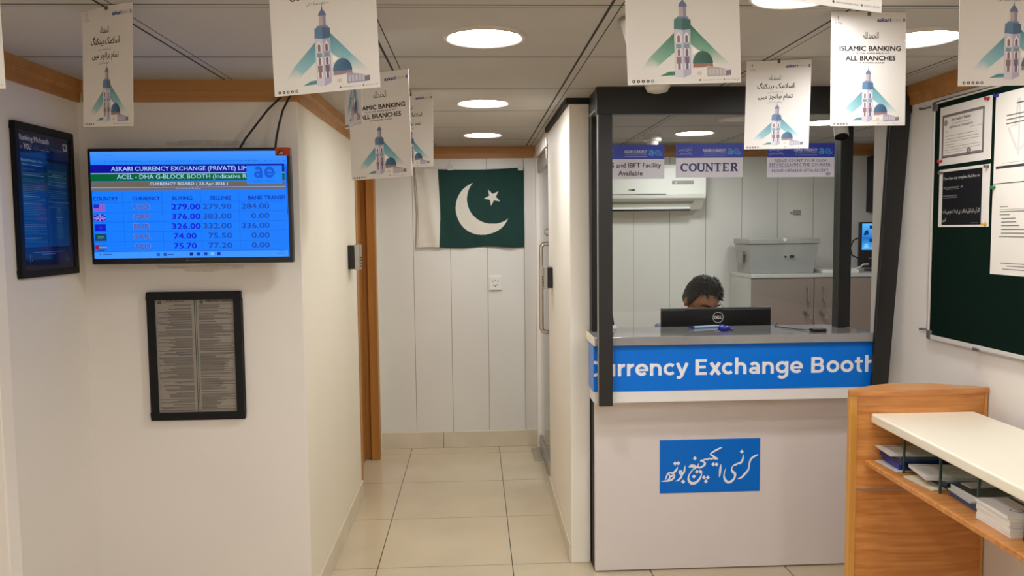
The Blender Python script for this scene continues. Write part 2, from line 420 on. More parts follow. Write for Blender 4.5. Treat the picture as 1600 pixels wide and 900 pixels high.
# ------------------------------------------------------------------ room shell
ZC = 2.07; YT = 3.06; XL = -1.47; XC = -0.66; YB = 5.45; XR = 1.79; YE = -2.6; XI = 3.05
struct('floor', box(-1.9, 3.4, YE-.1, 5.8, -0.1, 0), M['floor'], 'glossy cream tiled floor running into the passage')
struct('ceiling', box(-1.9, 3.4, YE-.1, 5.8, ZC, ZC+0.1), M['ceiling'], 'suspended tile ceiling with dark grid lines')
struct('wall_left', box(XL-0.12, XL, 2.5, YT+.12, 0, ZC), M['wall'], 'off-white left wall behind the blue framed notice')
struct('wall_left_near', box(XL-0.12, XL, YE, 2.42, 0, ZC), M['wall'], 'off-white left wall of the hall, nearest the viewer')
pa, pb = P(37, 900, 'x', -1.42), P(17, 900, 'x', -1.42)
struct('trim_1', box(XL-0.12, -1.42, pb.y, pa.y, 0, ZC), M['wall_white'], 'shallow white pilaster at the left edge of the photo', bevel=0.004)
struct('wall_screen', box(XL-.12, XC, YT, YT+0.012, 0, ZC), M['wall'], 'off-white wall that carries the television', bevel=0.003)
struct('wall_passage_left', box(XC-0.12, XC, YT+0.012, 4.44, 0, ZC), M['wall_warm'], 'cream left wall of the passage up to the wooden door')
struct('wall_passage_end', box(XC-0.12, XC, 5.27, YB+.1, 0, ZC), M['wall_warm'], 'short cream wall between the wooden door and the flag wall')
struct('wall_back', box(-1.0, XI+.1, YB, YB+0.12, 0, ZC), M['pvc'], 'pale panelled back wall behind flag, passage and booth')
struct('wall_partition', box(0.415, 0.502, 3.47, 4.48, 0, 2.045), M['wall_part'], 'cream partition wall between the passage and the booth', bevel=0.003)
struct('wall_right', box(XR, XR+0.12, YE, 3.51, 0, ZC), M['wall'], 'off-white right wall with the notice board', bevel=0.003)
struct('wall_booth', box(XR+0.11, XI+.1, 3.39, 3.51, 0, ZC), M['wall'], 'inner front wall of the booth, out of sight beside the right wall')
struct('wall_booth_right', box(XI, XI+0.12, 3.5, YB, 0, ZC), M['wall'], 'white right wall inside the booth')
struct('wall_rear', box(-1.9, 3.2, YE-.12, YE, 0, ZC), M['wall'], 'rear wall of the hall behind the viewer')
# dark cap over the partition
struct('trim_2', box(0.40, 0.535, 3.465, 4.48, 2.045, ZC), M['matte_black'], 'black strip on top of the partition wall')
# crown mouldings: a stepped wooden profile
def crown(name, p0, p1, inward, label):
    p0, p1, n = Vector(p0), Vector(p1), Vector(inward)
    prof = [(0.0, 0.0), (0.0, -0.078), (0.012, -0.078), (0.014, -0.046), (0.017, -0.043), (0.017, -0.040), (0.024, -0.036), (0.026, 0.0)]
    b = B(); m = len(prof)
    b.add([p0+n*q[0]+Vector((0, 0, q[1])) for q in prof]+[p1+n*q[0]+Vector((0, 0, q[1])) for q in prof],
          [list(range(m)), [m+i for i in range(m)][::-1]]+[(i, (i+1) % m, m+(i+1) % m, m+i) for i in range(m)])
    struct(name, b, M['crown'], label)
crown('trim_3', (XL, 2.53, ZC), (XL, YT, ZC), (1, 0, 0), 'brown wooden crown moulding over the blue framed notice')
crown('trim_4', (XL+.026, YT, ZC), (XC+.02, YT, ZC), (0, -1, 0), 'brown wooden crown moulding above the television')
crown('trim_5', (XC, YT-.02, ZC), (XC, 4.44, ZC), (1, 0, 0), 'brown wooden crown moulding along the passage')
crown('trim_6', (XC, YB, ZC), (0.405, YB, ZC), (0, -1, 0), 'brown wooden crown moulding above the flag')
crown('trim_7', (0.52, YB, ZC), (XI, YB, ZC), (0, -1, 0), 'brown wooden crown moulding on the booth back wall')
crown('trim_8', (XR, YE, ZC), (XR, 3.25, ZC), (-1, 0, 0), 'brown wooden crown moulding above the notice board')
# skirting
struct('baseboard_back', box(XC, 0.415, YB-0.012, YB, 0, 0.112), M['skirt'], 'cream skirting tiles under the flag wall', bevel=0.002)
struct('baseboard_left', box(XC, XC+0.011, YT+0.01, 4.44, 0, 0.10), M['skirt'], 'cream skirting tiles on the left of the passage', bevel=0.002)
struct('baseboard_right', box(0.406, 0.415, 3.475, 4.48, 0, 0.085), M['skirt'], 'cream skirting tiles along the partition wall', bevel=0.002)

# wooden door on the left of the passage: recess with frame, seen obliquely
d1 = struct('door_1', box(-0.775, -0.738, 4.50, 5.20, 0.005, 1.97), M['door_wood'], 'brown wooden door set back in the left side of the passage', bevel=0.003)
j = box(-0.760, XC+0.014, 5.20, 5.262, 0, 2.0).box(-0.700, XC+0.016, 5.17, 5.2, 0, 2.0)
struct('door_frame', j, M['door_wood'], parent=d1, bevel=0.004)
struct('door_frame', box(-0.760, XC+0.004, 4.442, 4.50, 0, 2.0), M['door_wood'], parent=d1, bevel=0.004)
struct('door_lintel', box(-0.760, XC+0.014, 4.442, 5.262, 1.97, ZC), M['door_wood'], parent=d1, bevel=0.004)
struct('door_handle', B().tube([(-0.738, 4.58, 1.0), (-0.70, 4.58, 1.0), (-0.70, 4.70, 1.0)], 0.009), M['steel'], parent=d1)

# glass door on the right of the passage
d2 = struct('door_2', box(0.438, 0.448, 4.60, 5.36, 0.09, 1.90), M['glass'], 'frameless glass door at the far right of the passage')
struct('door_rail', box(0.428, 0.458, 4.50, 5.385, 0.012, 0.09), M['brushed'], parent=d2, bevel=0.003)
struct('door_rail', box(0.428, 0.458, 4.50, 5.385, 1.885, 1.975), M['brushed'], parent=d2, bevel=0.003)
struct('door_stile', box(0.430, 0.456, 4.49, 4.60, 0.09, 1.885), M['frost'], parent=d2, bevel=0.002)
struct('door_jamb', box(0.415, 0.47, 5.385, 5.45, 0, ZC), M['wall_white'], parent=d2, bevel=0.003)
struct('door_header', box(0.415, 0.47, 4.48, 5.385, 1.985, ZC), M['wall_white'], parent=d2, bevel=0.003)
hz0, hz1 = P(846, 520, 'y', 4.55).z, P(846, 380, 'y', 4.55).z
hp = [(0.43, 4.55, hz0+0.003)]+[(0.405-0.027*math.sin(t), 4.55, hz0+0.03-0.027*math.cos(t)) for t in [i*PI/12 for i in range(1, 7)]]
hp += [(0.378, 4.55, hz0+0.06), (0.378, 4.55, hz1-0.06)]
hp += [(0.405-0.027*math.cos(t), 4.55, hz1-0.03+0.027*math.sin(t)) for t in [i*PI/12 for i in range(0, 6)]]+[(0.43, 4.55, hz1-0.003)]
struct('door_handle', B().tube(hp, 0.0125, 14), M['steel'], parent=d2)
q = P(855, 363, 'x', 0.42)
struct('door_lock', B().tube([(0.43, 4.53, q.z), (0.405, 4.53, q.z)], 0.022, 18).tube([(0.405, 4.53, q.z), (0.396, 4.53, q.z)], 0.012, 14), M['steel'], parent=d2)
struct('door_hinge', B().tube([(0.425, 4.52, 1.905), (0.425, 4.52, 1.96)], 0.02, 16).tube([(0.425, 4.52, 1.97), (0.425, 4.52, 2.02)], 0.022, 16), M['brushed'], parent=d2)
fp = obj('floor_spring_plate', box(0.365, 0.47, 5.07, 5.36, 0.0, 0.006), M['floor_plate'], loc=(0.42, 5.2, 0), bevel=0.002)
tag(fp, 'worn metal floor plate at the foot of the glass door', 'floor plate')

# ------------------------------------------------------------------ ceiling lights and devices
def downlight(loc, label, lit=True):
    t = thing('ceiling_light', label, 'ceiling light', loc, 'round ceiling lights')
    c = Vector(loc)
    obj('diffuser', B().lathe([(0.002, -0.004), (0.085, -0.0055), (0.106, -0.0035), (0.108, 0.0)], c, 40), M['lamp'] if lit else M['lamp_off'], t, smooth=40)
    obj('rim', B().lathe([(0.107, 0.0), (0.107, -0.005), (0.112, -0.009), (0.120, -0.008), (0.124, 0.0)], c, 40), M['lamp_rim'], t, smooth=50)
    return t
la = downlight((0.036, 2.38, ZC), 'large round lit ceiling light above the mouth of the passage, nearest of its row')
for px, lab in (((755, 160), 'round lit ceiling light in the passage, second of the row of three'), ((754, 210), 'round lit ceiling light nearest the flag, farthest of the row of three'),
                ((1437, 58), 'round lit ceiling light over the notice board, half hidden by a bright poster'),
                ((1085, 207), 'round lit ceiling light inside the booth above the counter sign'),
                ((1290, 190), 'lit ceiling light inside the booth mostly hidden behind two posters')):
    q = P(px[0], px[1], 'z', ZC); copy_tree(la, (q.x, q.y, ZC), lab)
q = P(1222, 8, 'z', ZC); copy_tree(la, (q.x, q.y-0.108, ZC), 'lit ceiling light cut by the photo top, right of the large green poster')
for x, y, lab in ((0.1, 0.5, 'unseen ceiling light added to brighten the hall, over the viewer'), (-0.9, 0.25, 'unseen ceiling light added to brighten the hall, over the viewer on the left'), (1.1, 0.2, 'unseen ceiling light added to brighten the hall, over the viewer on the right'),
             (0.1, -0.35, 'unseen ceiling light added to brighten the hall, above the viewer, middle row'), (-0.9, -0.4, 'unseen ceiling light added to brighten the hall, on the left, middle row'), (1.1, -0.4, 'unseen ceiling light added to brighten the hall, on the right, middle row'),
             (0.1, -1.1, 'unseen ceiling light added to brighten the hall, behind the viewer'), (-0.9, -1.2, 'unseen ceiling light added to brighten the hall, behind the viewer on the left'), (1.1, -1.2, 'unseen ceiling light added to brighten the hall, behind the viewer on the right')):
    copy_tree(la, (x, y, ZC), lab)  # unseen lamps, added to brighten the hall from behind the camera
q = P(1159, 185, 'z', ZC); downlight((q.x, q.y, ZC), 'unlit round ceiling light inside the booth beside an Urdu poster', False)

q = P(1012, 30, 'z', ZC)
t = thing('dome_camera', 'white bowl-shaped ceiling camera half hidden by the large green poster', 'camera', (q.x, q.y, ZC))
obj('housing', B().lathe([(0.072, 0), (0.074, -0.012), (0.068, -0.03), (0.055, -0.075), (0.044, -0.1), (0.02, -0.108)], (q.x, q.y, ZC), 32), M['white_plastic'], t, smooth=40)
obj('mounting_ring', B().lathe([(0.07, 0.0), (0.078, -0.002), (0.078, -0.008), (0.07, -0.009)], (q.x, q.y, ZC), 32), M['ac_grey'], t, smooth=40)
q = P(1027, 131, 'z', ZC)
t = thing('smoke_detector', 'white round smoke detector on the ceiling in front of the dark booth beam', 'smoke detector', (q.x, q.y, ZC))
obj('base', B().lathe([(0.05, 0), (0.05, -0.014), (0.046, -0.016)], (q.x, q.y, ZC), 28), M['white_plastic'], t, smooth=40)
obj('sensor', B().lathe([(0.046, -0.016), (0.04, -0.03), (0.02, -0.036), (0.004, -0.037)], (q.x, q.y, ZC), 28), M['white_plastic'], t, smooth=40)
q = P(1019, 212, 'z', ZC)
t = thing('booth_camera', 'white dome camera on the booth ceiling above the left glass sign', 'camera', (q.x, q.y, ZC))
obj('base', B().lathe([(0.055, 0), (0.056, -0.03), (0.05, -0.036)], (q.x, q.y, ZC), 28), M['white_plastic'], t, smooth=40)
mx = Matrix.Rotation(math.radians(25), 3, 'X')
obj('eyeball', B().ball((q.x, q.y-0.008, ZC-0.045), 0.036, 20, 14), M['ac_white'], t, smooth=60)
obj('lens', B().lathe([(0.002, -0.004), (0.016, -0.003), (0.018, 0.006)], (q.x, q.y-0.03, ZC-0.072), 16, mx), M['black'], t, smooth=60)

# ------------------------------------------------------------------ hanging posters
W_, H_ = 0.21, 0.297
INK = (38, 38, 42)
def mosque(a, green):
    X = lambda u: u*W_
    Y = lambda v: v*H_
    def pl(pts, c, layer): a.poly([(X(u), Y(v)) for u, v in pts], c, layer)
    top = (44, 110, 84) if green else (78, 142, 156)
    top2 = (96, 156, 126) if green else (116, 176, 188)
    fade = a.paper
    mid = tuple((2*x+y)//3 for x, y in zip(top2, fade))
    # ribbons fading out towards their ends
    pl([(.42, .305), (.42, .19), (.30, .125), (.205, .165)], [top, top2, mid, mid], 1)
    pl([(.205, .165), (.30, .125), (.25, .095), (.125, .095)], [mid, mid, fade, fade], 1)
    pl([(.56, .352), (.75, .215), (.66, .18), (.56, .235)], [top, top2, mid, top2], 1)
    pl([(.75, .215), (.915, .105), (.80, .105), (.66, .18)], [top2, fade, fade, mid], 1)
    pl([(.575, .215), (.575, .17), (.635, .195)], (246, 244, 240), 2)
    pl([(.28, .048), (.42, .052), (.42, .075), (.36, .073)], [(44, 120, 80) if green else (80, 140, 146)]*4, 2)
    # tower
    st = (168, 166, 190); st2 = (196, 194, 210); sh = (140, 138, 172)
    band = (76, 124, 118) if green else (96, 128, 160)
    pl([(.415, .041), (.49, .036), (.49, .335), (.415, .325)], (206, 200, 210), 3)
    pl([(.49, .036), (.557, .056), (.557, .322), (.49, .335)], (176, 170, 192), 3)
    pl([(.415, .325), (.49, .318), (.49, .39), (.419, .383)], band, 4)
    pl([(.49, .318), (.566, .322), (.563, .38), (.49, .39)], tuple(int(k*.82) for k in band), 4)
    pl([(.43, .385), (.55, .385), (.535, .398), (.45, .398)], (120, 130, 160), 4)
    pl([(.466, .398), (.50, .398), (.50, .455), (.466, .455)], (184, 170, 170), 4)
    pl([(.50, .398), (.527, .398), (.527, .455), (.50, .455)], (148, 138, 160), 4)
    pl([(.458, .455), (.535, .455), (.525, .475), (.497, .496), (.468, .475)], (104, 118, 150), 5)
    pl([(.492, .49), (.502, .49), (.498, .523)], (70, 80, 110), 5)
    for (u0, u1, dk) in ((.43, .478, (142, 112, 108)), (.502, .546, (116, 98, 116))):
        um = (u0+u1)/2
        for v0 in (.085, .165, .245):
            pl([(u0, v0), (u1, v0), (u1, v0+.04), (um, v0+.062), (u0, v0+.04)], (232, 226, 226), 4)
            pl([(um-.012, v0), (um+.012, v0), (um+.012, v0+.035), (um, v0+.046), (um-.012, v0+.035)], dk, 5)
        pl([(u0+.004, .12), (u1-.004, .12), (u1-.004, .16), (u0+.004, .16)], dk, 4)
        pl([(u0, .21), (u1, .21), (u1, .235), (u0, .235)], (128, 150, 160), 4)
    # hall with dome
    dome = (34, 74, 58) if green else (50, 86, 116)
    n = 18
    pl([(  .663+.090*math.cos(PI*k/n), .118+.074*math.sin(PI*k/n)) for k in range(n+1)], [dome]*(n//2)+[tuple(min(255, k+26) for k in dome)]*(n+1-n//2), 4)
    pl([(.660, .186), (.666, .186), (.663, .21)], dome, 4)
    pl([(.575, .095), (.755, .095), (.75, .12), (.58, .12)], (150, 104, 84) if green else (150, 122, 124), 3)
    pl([(.557, .05), (.70, .04), (.70, .10), (.557, .083)], (226, 220, 214), 4)
    pl([(.70, .04), (.865, .043), (.865, .085), (.70, .105)], (176, 164, 160) if green else (160, 154, 182), 4)
    pl([(.865, .043), (.912, .046), (.912, .078), (.865, .075)], (122, 112, 128), 4)
    for i in range(5): pl([(.715+.032*i, .05), (.735+.032*i, .05), (.735+.032*i, .085), (.715+.032*i, .085)], (196, 186, 186), 5)
    pl([(.61, .052), (.65, .05), (.65, .072), (.61, .07)], (204, 190, 172), 5)
def poster(p, kind, label, green=False, thread=True):
    x, y, z, yaw, roll = p
    paper = (223, 217, 211)
    a = Art(W_, H_, 0.0012, paper, 0.00012)
    X = lambda u: u*W_
    Y = lambda v: v*H_
    mosque(a, green)
    for i in range(5):
        a.disc(X(.052+.041*i), Y(.020), 0.0029, (52, 50, 50), 2, 12)
        if i == 4: a.disc(X(.052+.041*i), Y(.020), 0.0019, (190, 184, 178), 3, 10)
        else: a.rect(X(.052+.041*i)-.0006, Y(.020)-.0016, X(.052+.041*i)+.0006, Y(.020)+.0014, (220, 214, 206), 3)
    a.disc(X(.636), Y(.020), 0.0017, (70, 70, 74), 2, 8)
    a.text('www.askaribank.com.pk', X(.655), Y(.014), X(.825), Y(.024), (130, 126, 124), 0, 2, 1)
    a.text('(+92) 111 000 787', X(.865), Y(.014), X(.985), Y(.024), (130, 126, 124), 0, 2, 1)
    a.disc(X(.848), Y(.020), 0.0014, (70, 70, 74), 2, 8)
    # logo and emblem
    a.text('askari', X(.612), Y(.915), X(.79), Y(.948), (40, 58, 140), .045, 2, 2)
    a.text('bank', X(.80), Y(.918), X(.925), Y(.947), (186, 182, 184), 0, 2, 2)
    a.dia(X(.967), Y(.931), .0052, (40, 58, 130), 2); a.dia(X(.960), Y(.931), .0022, (230, 224, 216), 3); a.dia(X(.976), Y(.931), .0020, (120, 170, 210), 3)
    a.frame(X(.055), Y(.888), X(.14), Y(.962), .0007, (176, 170, 164), 2)
    a.rect(X(.055)+.001, Y(.905), X(.14)+.001, Y(.962)+.001, paper, 3)
    a.rect(X(.088), Y(.925), X(.095), Y(.966), (90, 88, 86), 4); a.rect(X(.078), Y(.950), X(.105), Y(.954), (90, 88, 86), 4)
    a.text(urdu('پاک'), X(.055), Y(.893), X(.135), Y(.913), (110, 106, 104), .01, 4, 1)
    if kind == 'english':
        a.text(urdu('الحمدللہ'), X(.42), Y(.766), X(.63), Y(.826), INK, 0, 2, 1)
        a.text('ISLAMIC BANKING', X(.115), Y(.660), X(.927), Y(.702), INK, .042, 2)
        a.text('IS NOW AVAILABLE AT', X(.28), Y(.632), X(.775), Y(.647), (70, 68, 70), .012, 2, 1)
        a.text('ALL BRANCHES', X(.195), Y(.575), X(.857), Y(.617), INK, .042, 2)
        a.text('OF ASKARI BANK', X(.345), Y(.548), X(.715), Y(.563), (70, 68, 70), .012, 2, 1)
    elif kind == 'urdu':
        a.text(urdu('الحمدللہ'), X(.36), Y(.778), X(.54), Y(.832), INK, 0, 2, 1)
        a.text(urdu('اسلامک بینکنگ'), X(.18), Y(.672), X(.75), Y(.752), INK, .022, 2)
        a.text(urdu('اب دستیاب ہے'), X(.33), Y(.632), X(.575), Y(.655), (70, 68, 70), 0, 2, 1)
        a.text(urdu('تمام برانچز میں'), X(.20), Y(.548), X(.73), Y(.622), INK, .022, 2)
        a.text(urdu('عسکری بینک کی').replace('ع', ''), X(.35), Y(.52), X(.565), Y(.542), (70, 68, 70), 0, 2, 1)
    c, s = math.cos(yaw), math.sin(yaw)
    u = Vector((math.cos(roll)*c, math.cos(roll)*s, math.sin(roll))); v = Vector((-math.sin(roll)*c, -math.sin(roll)*s, math.cos(roll)))
    t = thing('hanging_poster', label, 'poster', (x, y, z), 'advertising posters hanging from the ceiling')
    at = Vector((x, y, z))-u*(W_/2)
    a.build('printed_sheet', M['ink'], t, at, u, v)
    tp = Vector((x, y, z))+v*(H_-0.006)
    w = u.cross(v)
    obj('clip', B().box(tp.x-.004, tp.x+.004, tp.y-.003, tp.y+.003, tp.z-.004, tp.z+.009), M['pin_grey'], t)
    obj('thread', B().tube([tp+Vector((0, 0, .004)), (tp.x, tp.y, ZC)], 0.0006, 6), M['pin_grey'], t)
    return t
poster((-0.9009, 1.4128, 1.7498, 0.0, 0.0117), 'urdu', 'poster cut by the left border of the photo, only its right edge showing')
poster((-0.9276, 2.0842, 1.7752, -0.5876, -0.0667), 'urdu', 'turned narrow-looking Urdu poster hanging between blue framed notice and television')
poster((-0.2639, 1.4678, 1.7531, -0.3053, 0.0289), 'urdu', 'large close poster with teal ribbons hanging above the right end of the television')
poster((0.3802, 1.4301, 1.7594, 0.0732, 0.0348), 'english', 'large close poster with green ribbons and dark green dome', green=True)
poster((1.0517, 2.0969, 1.7690, 0.0612, 0.012), 'english', 'brightest English poster, hanging beside the round light over the notice board')
poster((1.0319, 2.6941, 1.7690, -0.2739, -0.0185), 'urdu', 'Urdu poster hanging in front of the booth glass between the two right-hand signs')
poster((-0.2649, 2.3035, 1.6535, -0.5068, 0.0212), 'english', 'lowest hanging English poster, at the left corner of the passage')
poster((-0.2560, 3.30, 1.764, -0.50, -0.01), 'urdu', 'small Urdu poster half hidden behind the English poster in the passage')
poster((-0.2818, 1.8999, 1.7468, -1.2327, -0.0724), 'plain', 'poster seen almost edge-on between the large teal poster and the passage')
poster((1.0132, 1.4693, 1.762, -0.0014, 0.0121), 'urdu', 'large poster cut by the right border of the photo, above the notice board')
poster((0.4114, 0.958, 1.7680, 0.3188, -0.0154), 'english', 'poster with only its grey lower edge showing at the top of the photo')

# ------------------------------------------------------------------ television
t = thing('television', 'wall-mounted flat television showing a blue currency rate board', 'television', (-1.03, YT, 1.39))
a0, a1 = P(135, 232, 'y', 2.95), P(458, 409, 'y', 2.95)
TX0, TX1, TZ0, TZ1 = a0.x, a1.x, a1.z-0.002, a0.z
obj('casing', box(TX0, TX1, 2.95, 2.985, TZ0, TZ1).box(TX0+.1, TX1-.1, 2.985, 3.01, TZ0+.04, TZ1-.1), M['black'], t, bevel=0.004)
obj('wall_bracket', box(-1.16, -0.9, 3.0, YT, TZ0+.1, TZ1-.12), M['matte_black'], t)
SW, SH = TX1-TX0-0.024, TZ1-TZ0-0.034
a = Art(SW, SH, 0.001, (16, 124, 255), 0.00025)
def S(x, y): return ((x-(90+(y-60)*0.0513))/1410*SW, (1-(y-60)/776)*SH)
def srect(x0, y0, x1, y1, c, layer=1):
    p, q = S(x0, y1), S(x1, y0); w = S(x1, y1)
    a.rect(p[0], p[1], w[0], q[1], c, layer)
def stext(s, x0, y0, x1, y1, c, bold=0.0, layer=3, res=2):
    p, q = S(x0, y1), S(x1, y1); r = S(x0, y0); a.text(s, p[0], p[1], q[0], r[1], c, bold, layer, res)
a.vgrad(0, SH*.86, SW, SH, (20, 130, 255), (70, 150, 255), 1)
stext('Currency Board', 170, 80, 260, 92, (30, 80, 190), 0, 3, 1); a.disc(*S(152, 84), .0016, (20, 50, 160), 3); a.disc(*S(375, 84), .001, (30, 80, 190), 3); a.disc(*S(413, 84), .0014, (30, 80, 190), 3)
stext('exchange-rates-portal currency board branch display acel dha g-block booth indicative', 265, 124, 1310, 138, (14, 76, 190), 0, 3, 1)
for x in (198, 245, 1348, 1385, 1440, 1485): a.disc(*S(x, 130), .0016, (20, 70, 190), 3, 8)
srect(95, 155, 1490, 215, (6, 10, 150)); srect(97, 221, 1494, 273, (0, 96, 52)); srect(100, 279, 1494, 318, (108, 98, 84)); srect(101, 322, 1496, 343, (100, 104, 124))
srect(101, 319, 1496, 323, (150, 170, 210), 2); srect(97, 215, 1490, 221, (150, 190, 240), 1)
stext('ASKARI CURRENCY EXCHANGE (PRIVATE) LIMITED', 243, 168, 1322, 210, (168, 206, 255), .012)
stext('ACEL - DHA G-BLOCK BOOTH (Indicative Rates)', 285, 226, 1308, 268, (160, 210, 245), .010)
stext('CURRENCY BOARD ( 23-Apr-2026 )', 520, 284, 1082, 314, (190, 214, 250), .012)
stext('Powered by ACEL Remit', 715, 326, 886, 338, (160, 196, 250), 0, 3, 1)
srect(1220, 168, 1478, 303, (26, 132, 255), 5)
for gl, ox in (('a', 1265), ('e', 1345)):
    for st in GLY[gl][1]: a.ribbon(st, (16, 84, 214), 6, .068, .076, *S(ox, 258))
a.ribbon([(0, 0, .004), (.012, .006, .005), (.022, .018, .002)], (16, 84, 214), 6, 1, 1, *S(1385, 248))
stext('ASKARI CURRENCY', 1258, 272, 1440, 284, (20, 100, 230), 0, 6, 1)
for x, s, x1 in ((115, 'COUNTRY', 293), (397, 'CURRENCY', 595), (685, 'BUYING', 826), (956, 'SELLING', 1104), (1232, 'BANK TRANSFI', 1499)):
    stext(s, x, 386, x1, 415, (14, 30, 170), .022)
rows = [('USD', '279.00', '279.90', '284.00', 462), ('GBP', '376.00', '383.00', '0.00', 533), ('EUR', '326.00', '332.00', '336.00', 604), ('SAR', '74.00', '75.50', '0.00', 676), ('AED', '75.70', '77.20', '0.00', 748)]
for i, (cur, b1, b2, b3, y) in enumerate(rows):
    k = i*2.6
    stext(cur, 402+k, y-20, 522+k, y+20, (128, 152, 226), .034); stext(cur, 404+k, y-19, 520+k, y+20, (74, 86, 172), .016, 4)
    stext(b1, (680 if len(b1) == 6 else 690)+k, y-20, (884 if len(b1) == 6 else 852)+k, y+21, (10, 8, 214), .03)
    stext(b2, (905 if len(b2) == 6 else 940)+k, y-20, 1110+k, y+20, (24, 70, 172), .022)
    stext(b3, (1184 if len(b3) == 6 else 1254)+k, y-20, 1384+k, y+20, (24, 70, 172), .022)
for i, y in enumerate((428, 499, 570, 642, 714, 786)): srect(106+i*3, y-1, 1500+i*3, y+1.5, (10, 92, 215), 2)
for x in (323, 604, 882, 1158): 
    p, q = S(x, 352), S(x+16, 770); a.poly([(p[0], q[1]), (p[0]+.0009, q[1]), (p[0]+.0009, p[1]), (p[0], p[1])], (10, 84, 205), 2)
# small flags of the rate list
srect(120, 440, 202, 492, (120, 110, 220), 3)
for i in range(4): srect(120, 444+i*13, 202, 450+i*13, (150, 80, 190), 4)
srect(120, 440, 158, 467, (34, 40, 190), 5)
srect(124, 514, 206, 564, (20, 40, 190), 3); srect(124, 534, 206, 545, (170, 170, 250), 4); srect(158, 514, 172, 564, (170, 170, 250), 4); srect(124, 537, 206, 542, (170, 50, 160), 5); srect(162, 514, 168, 564, (170, 50, 160), 5)
for d in (0, 1):
    p, q = (S(126, 516), S(204, 562)) if d == 0 else (S(126, 562), S(204, 516)); a.ribbon([(p[0], p[1], .0016), (q[0], q[1], .0016)], (160, 165, 250), 3)
srect(128, 584, 210, 636, (10, 26, 200), 3); a.ring(*S(169, 610), .0042, .0008, (90, 110, 200), 4)
srect(131, 655, 214, 707, (10, 70, 92), 3); srect(150, 672, 196, 680, (80, 130, 140), 4); srect(150, 686, 190, 690, (80, 130, 140), 4)
srect(134, 735, 216, 772, (60, 60, 110), 3); srect(134, 735, 160, 772, (150, 24, 60), 5); srect(160, 735, 217, 748, (20, 110, 200), 4); srect(160, 748, 217, 762, (90, 150, 250), 4); srect(146, 776, 196, 781, (6, 20, 80), 3)
srect(128, 790, 1530, 836, (60, 150, 255), 2)
a.disc(*S(170, 806), .0022, (10, 20, 90), 4); srect(190, 802, 255, 807, (30, 80, 190), 4)
srect(655, 808, 698, 814, (30, 80, 190), 4)
for x, c in ((587, (20, 90, 220)), (636, (30, 80, 190)), (826, (16, 30, 120)), (878, (10, 40, 190)), (930, (10, 60, 180)), (978, (120, 190, 255)), (1025, (10, 30, 180))):
    a.rect(S(x-12, 822)[0], S(x, 822)[1], S(x+12, 822)[0], S(x, 798)[1], c, 4)
srect(1466, 794, 1506, 799, (30, 80, 190), 4); srect(1450, 810, 1506, 815, (30, 80, 190), 4)
p = S(1500, 170); q = S(1512, 526); a.rect(SW-.0032, q[1], SW-.0015, p[1], (10, 40, 190), 2)
a.build('screen', M['screen'], t, (TX0+0.012, 2.9488, TZ0+0.022), label='lit blue screen with currency rates')
lg = Art(0.05, 0.006, 0.0004, (16, 16, 17), .0002); lg.rect(0, .002, .012, .0042, (150, 150, 156), 1); lg.rect(.014, .002, .05, .0038, (120, 120, 126), 1)
lg.build('maker_logo', M['ink_gloss'], t, (-1.055, 2.9494, TZ0+0.008))
tg = Art(0.052, 0.031, 0.0006, (176, 60, 36), .0002); tg.poly([(.004, .004), (.034, .004), (.028, .020), (.014, .022)], (70, 48, 40), 1); tg.poly([(.012, .006), (.030, .006), (.024, .018)], (176, 150, 132), 2)
tg.build('corner_sticker', M['ink_gloss'], t, (TX1-0.052, 2.9480, TZ1-0.031), label='red corner sticker')
for nm, pts, lab in (('television_cable', [(437, 151), (418, 172), (398, 198), (384, 216), (374, 233)], 'left black cable running from the crown moulding to the television'),
                     ('television_cable', [(451, 150), (442, 172), (436, 194), (432, 215), (430, 233)], 'right black cable running from the crown moulding to the television')):
    pp = [P(x, y, 'y', 3.015) for x, y in pts]; pp[0] = Vector((pp[0].x, 3.03, pp[0].z)); 
    c = obj(nm, B().tube([Vector((pp[0].x+.01, 3.03, 2.05))]+pp+[Vector((pp[-1].x-.002, 2.995, TZ1-.03))], 0.0042, 8), M['cable'], loc=tuple(pp[-1]), smooth=60)
    tag(c, lab, 'cable', 'television cables')
# old plaster marks around the bracket
def patch(pts, y, lab):
    poly = [(P(px, py, 'y', y).x, P(px, py, 'y', y).z) for px, py in pts]
    o = obj('plaster_patch', B().prism(poly, 'y', y-0.0012, y+0.0005), M['stain'], loc=(poly[0][0], y, poly[0][1])); tag(o, lab, 'wall mark')
patch([(243, 413), (262, 417), (300, 416), (330, 413), (382, 414), (380, 420), (352, 421), (330, 425), (290, 424), (285, 420), (250, 420)], YT, 'rough plaster mark on the wall under the television')
patch([(258, 222), (300, 219), (370, 220), (390, 224), (372, 228), (300, 227), (262, 228)], YT, 'faint plaster mark on the wall above the television')

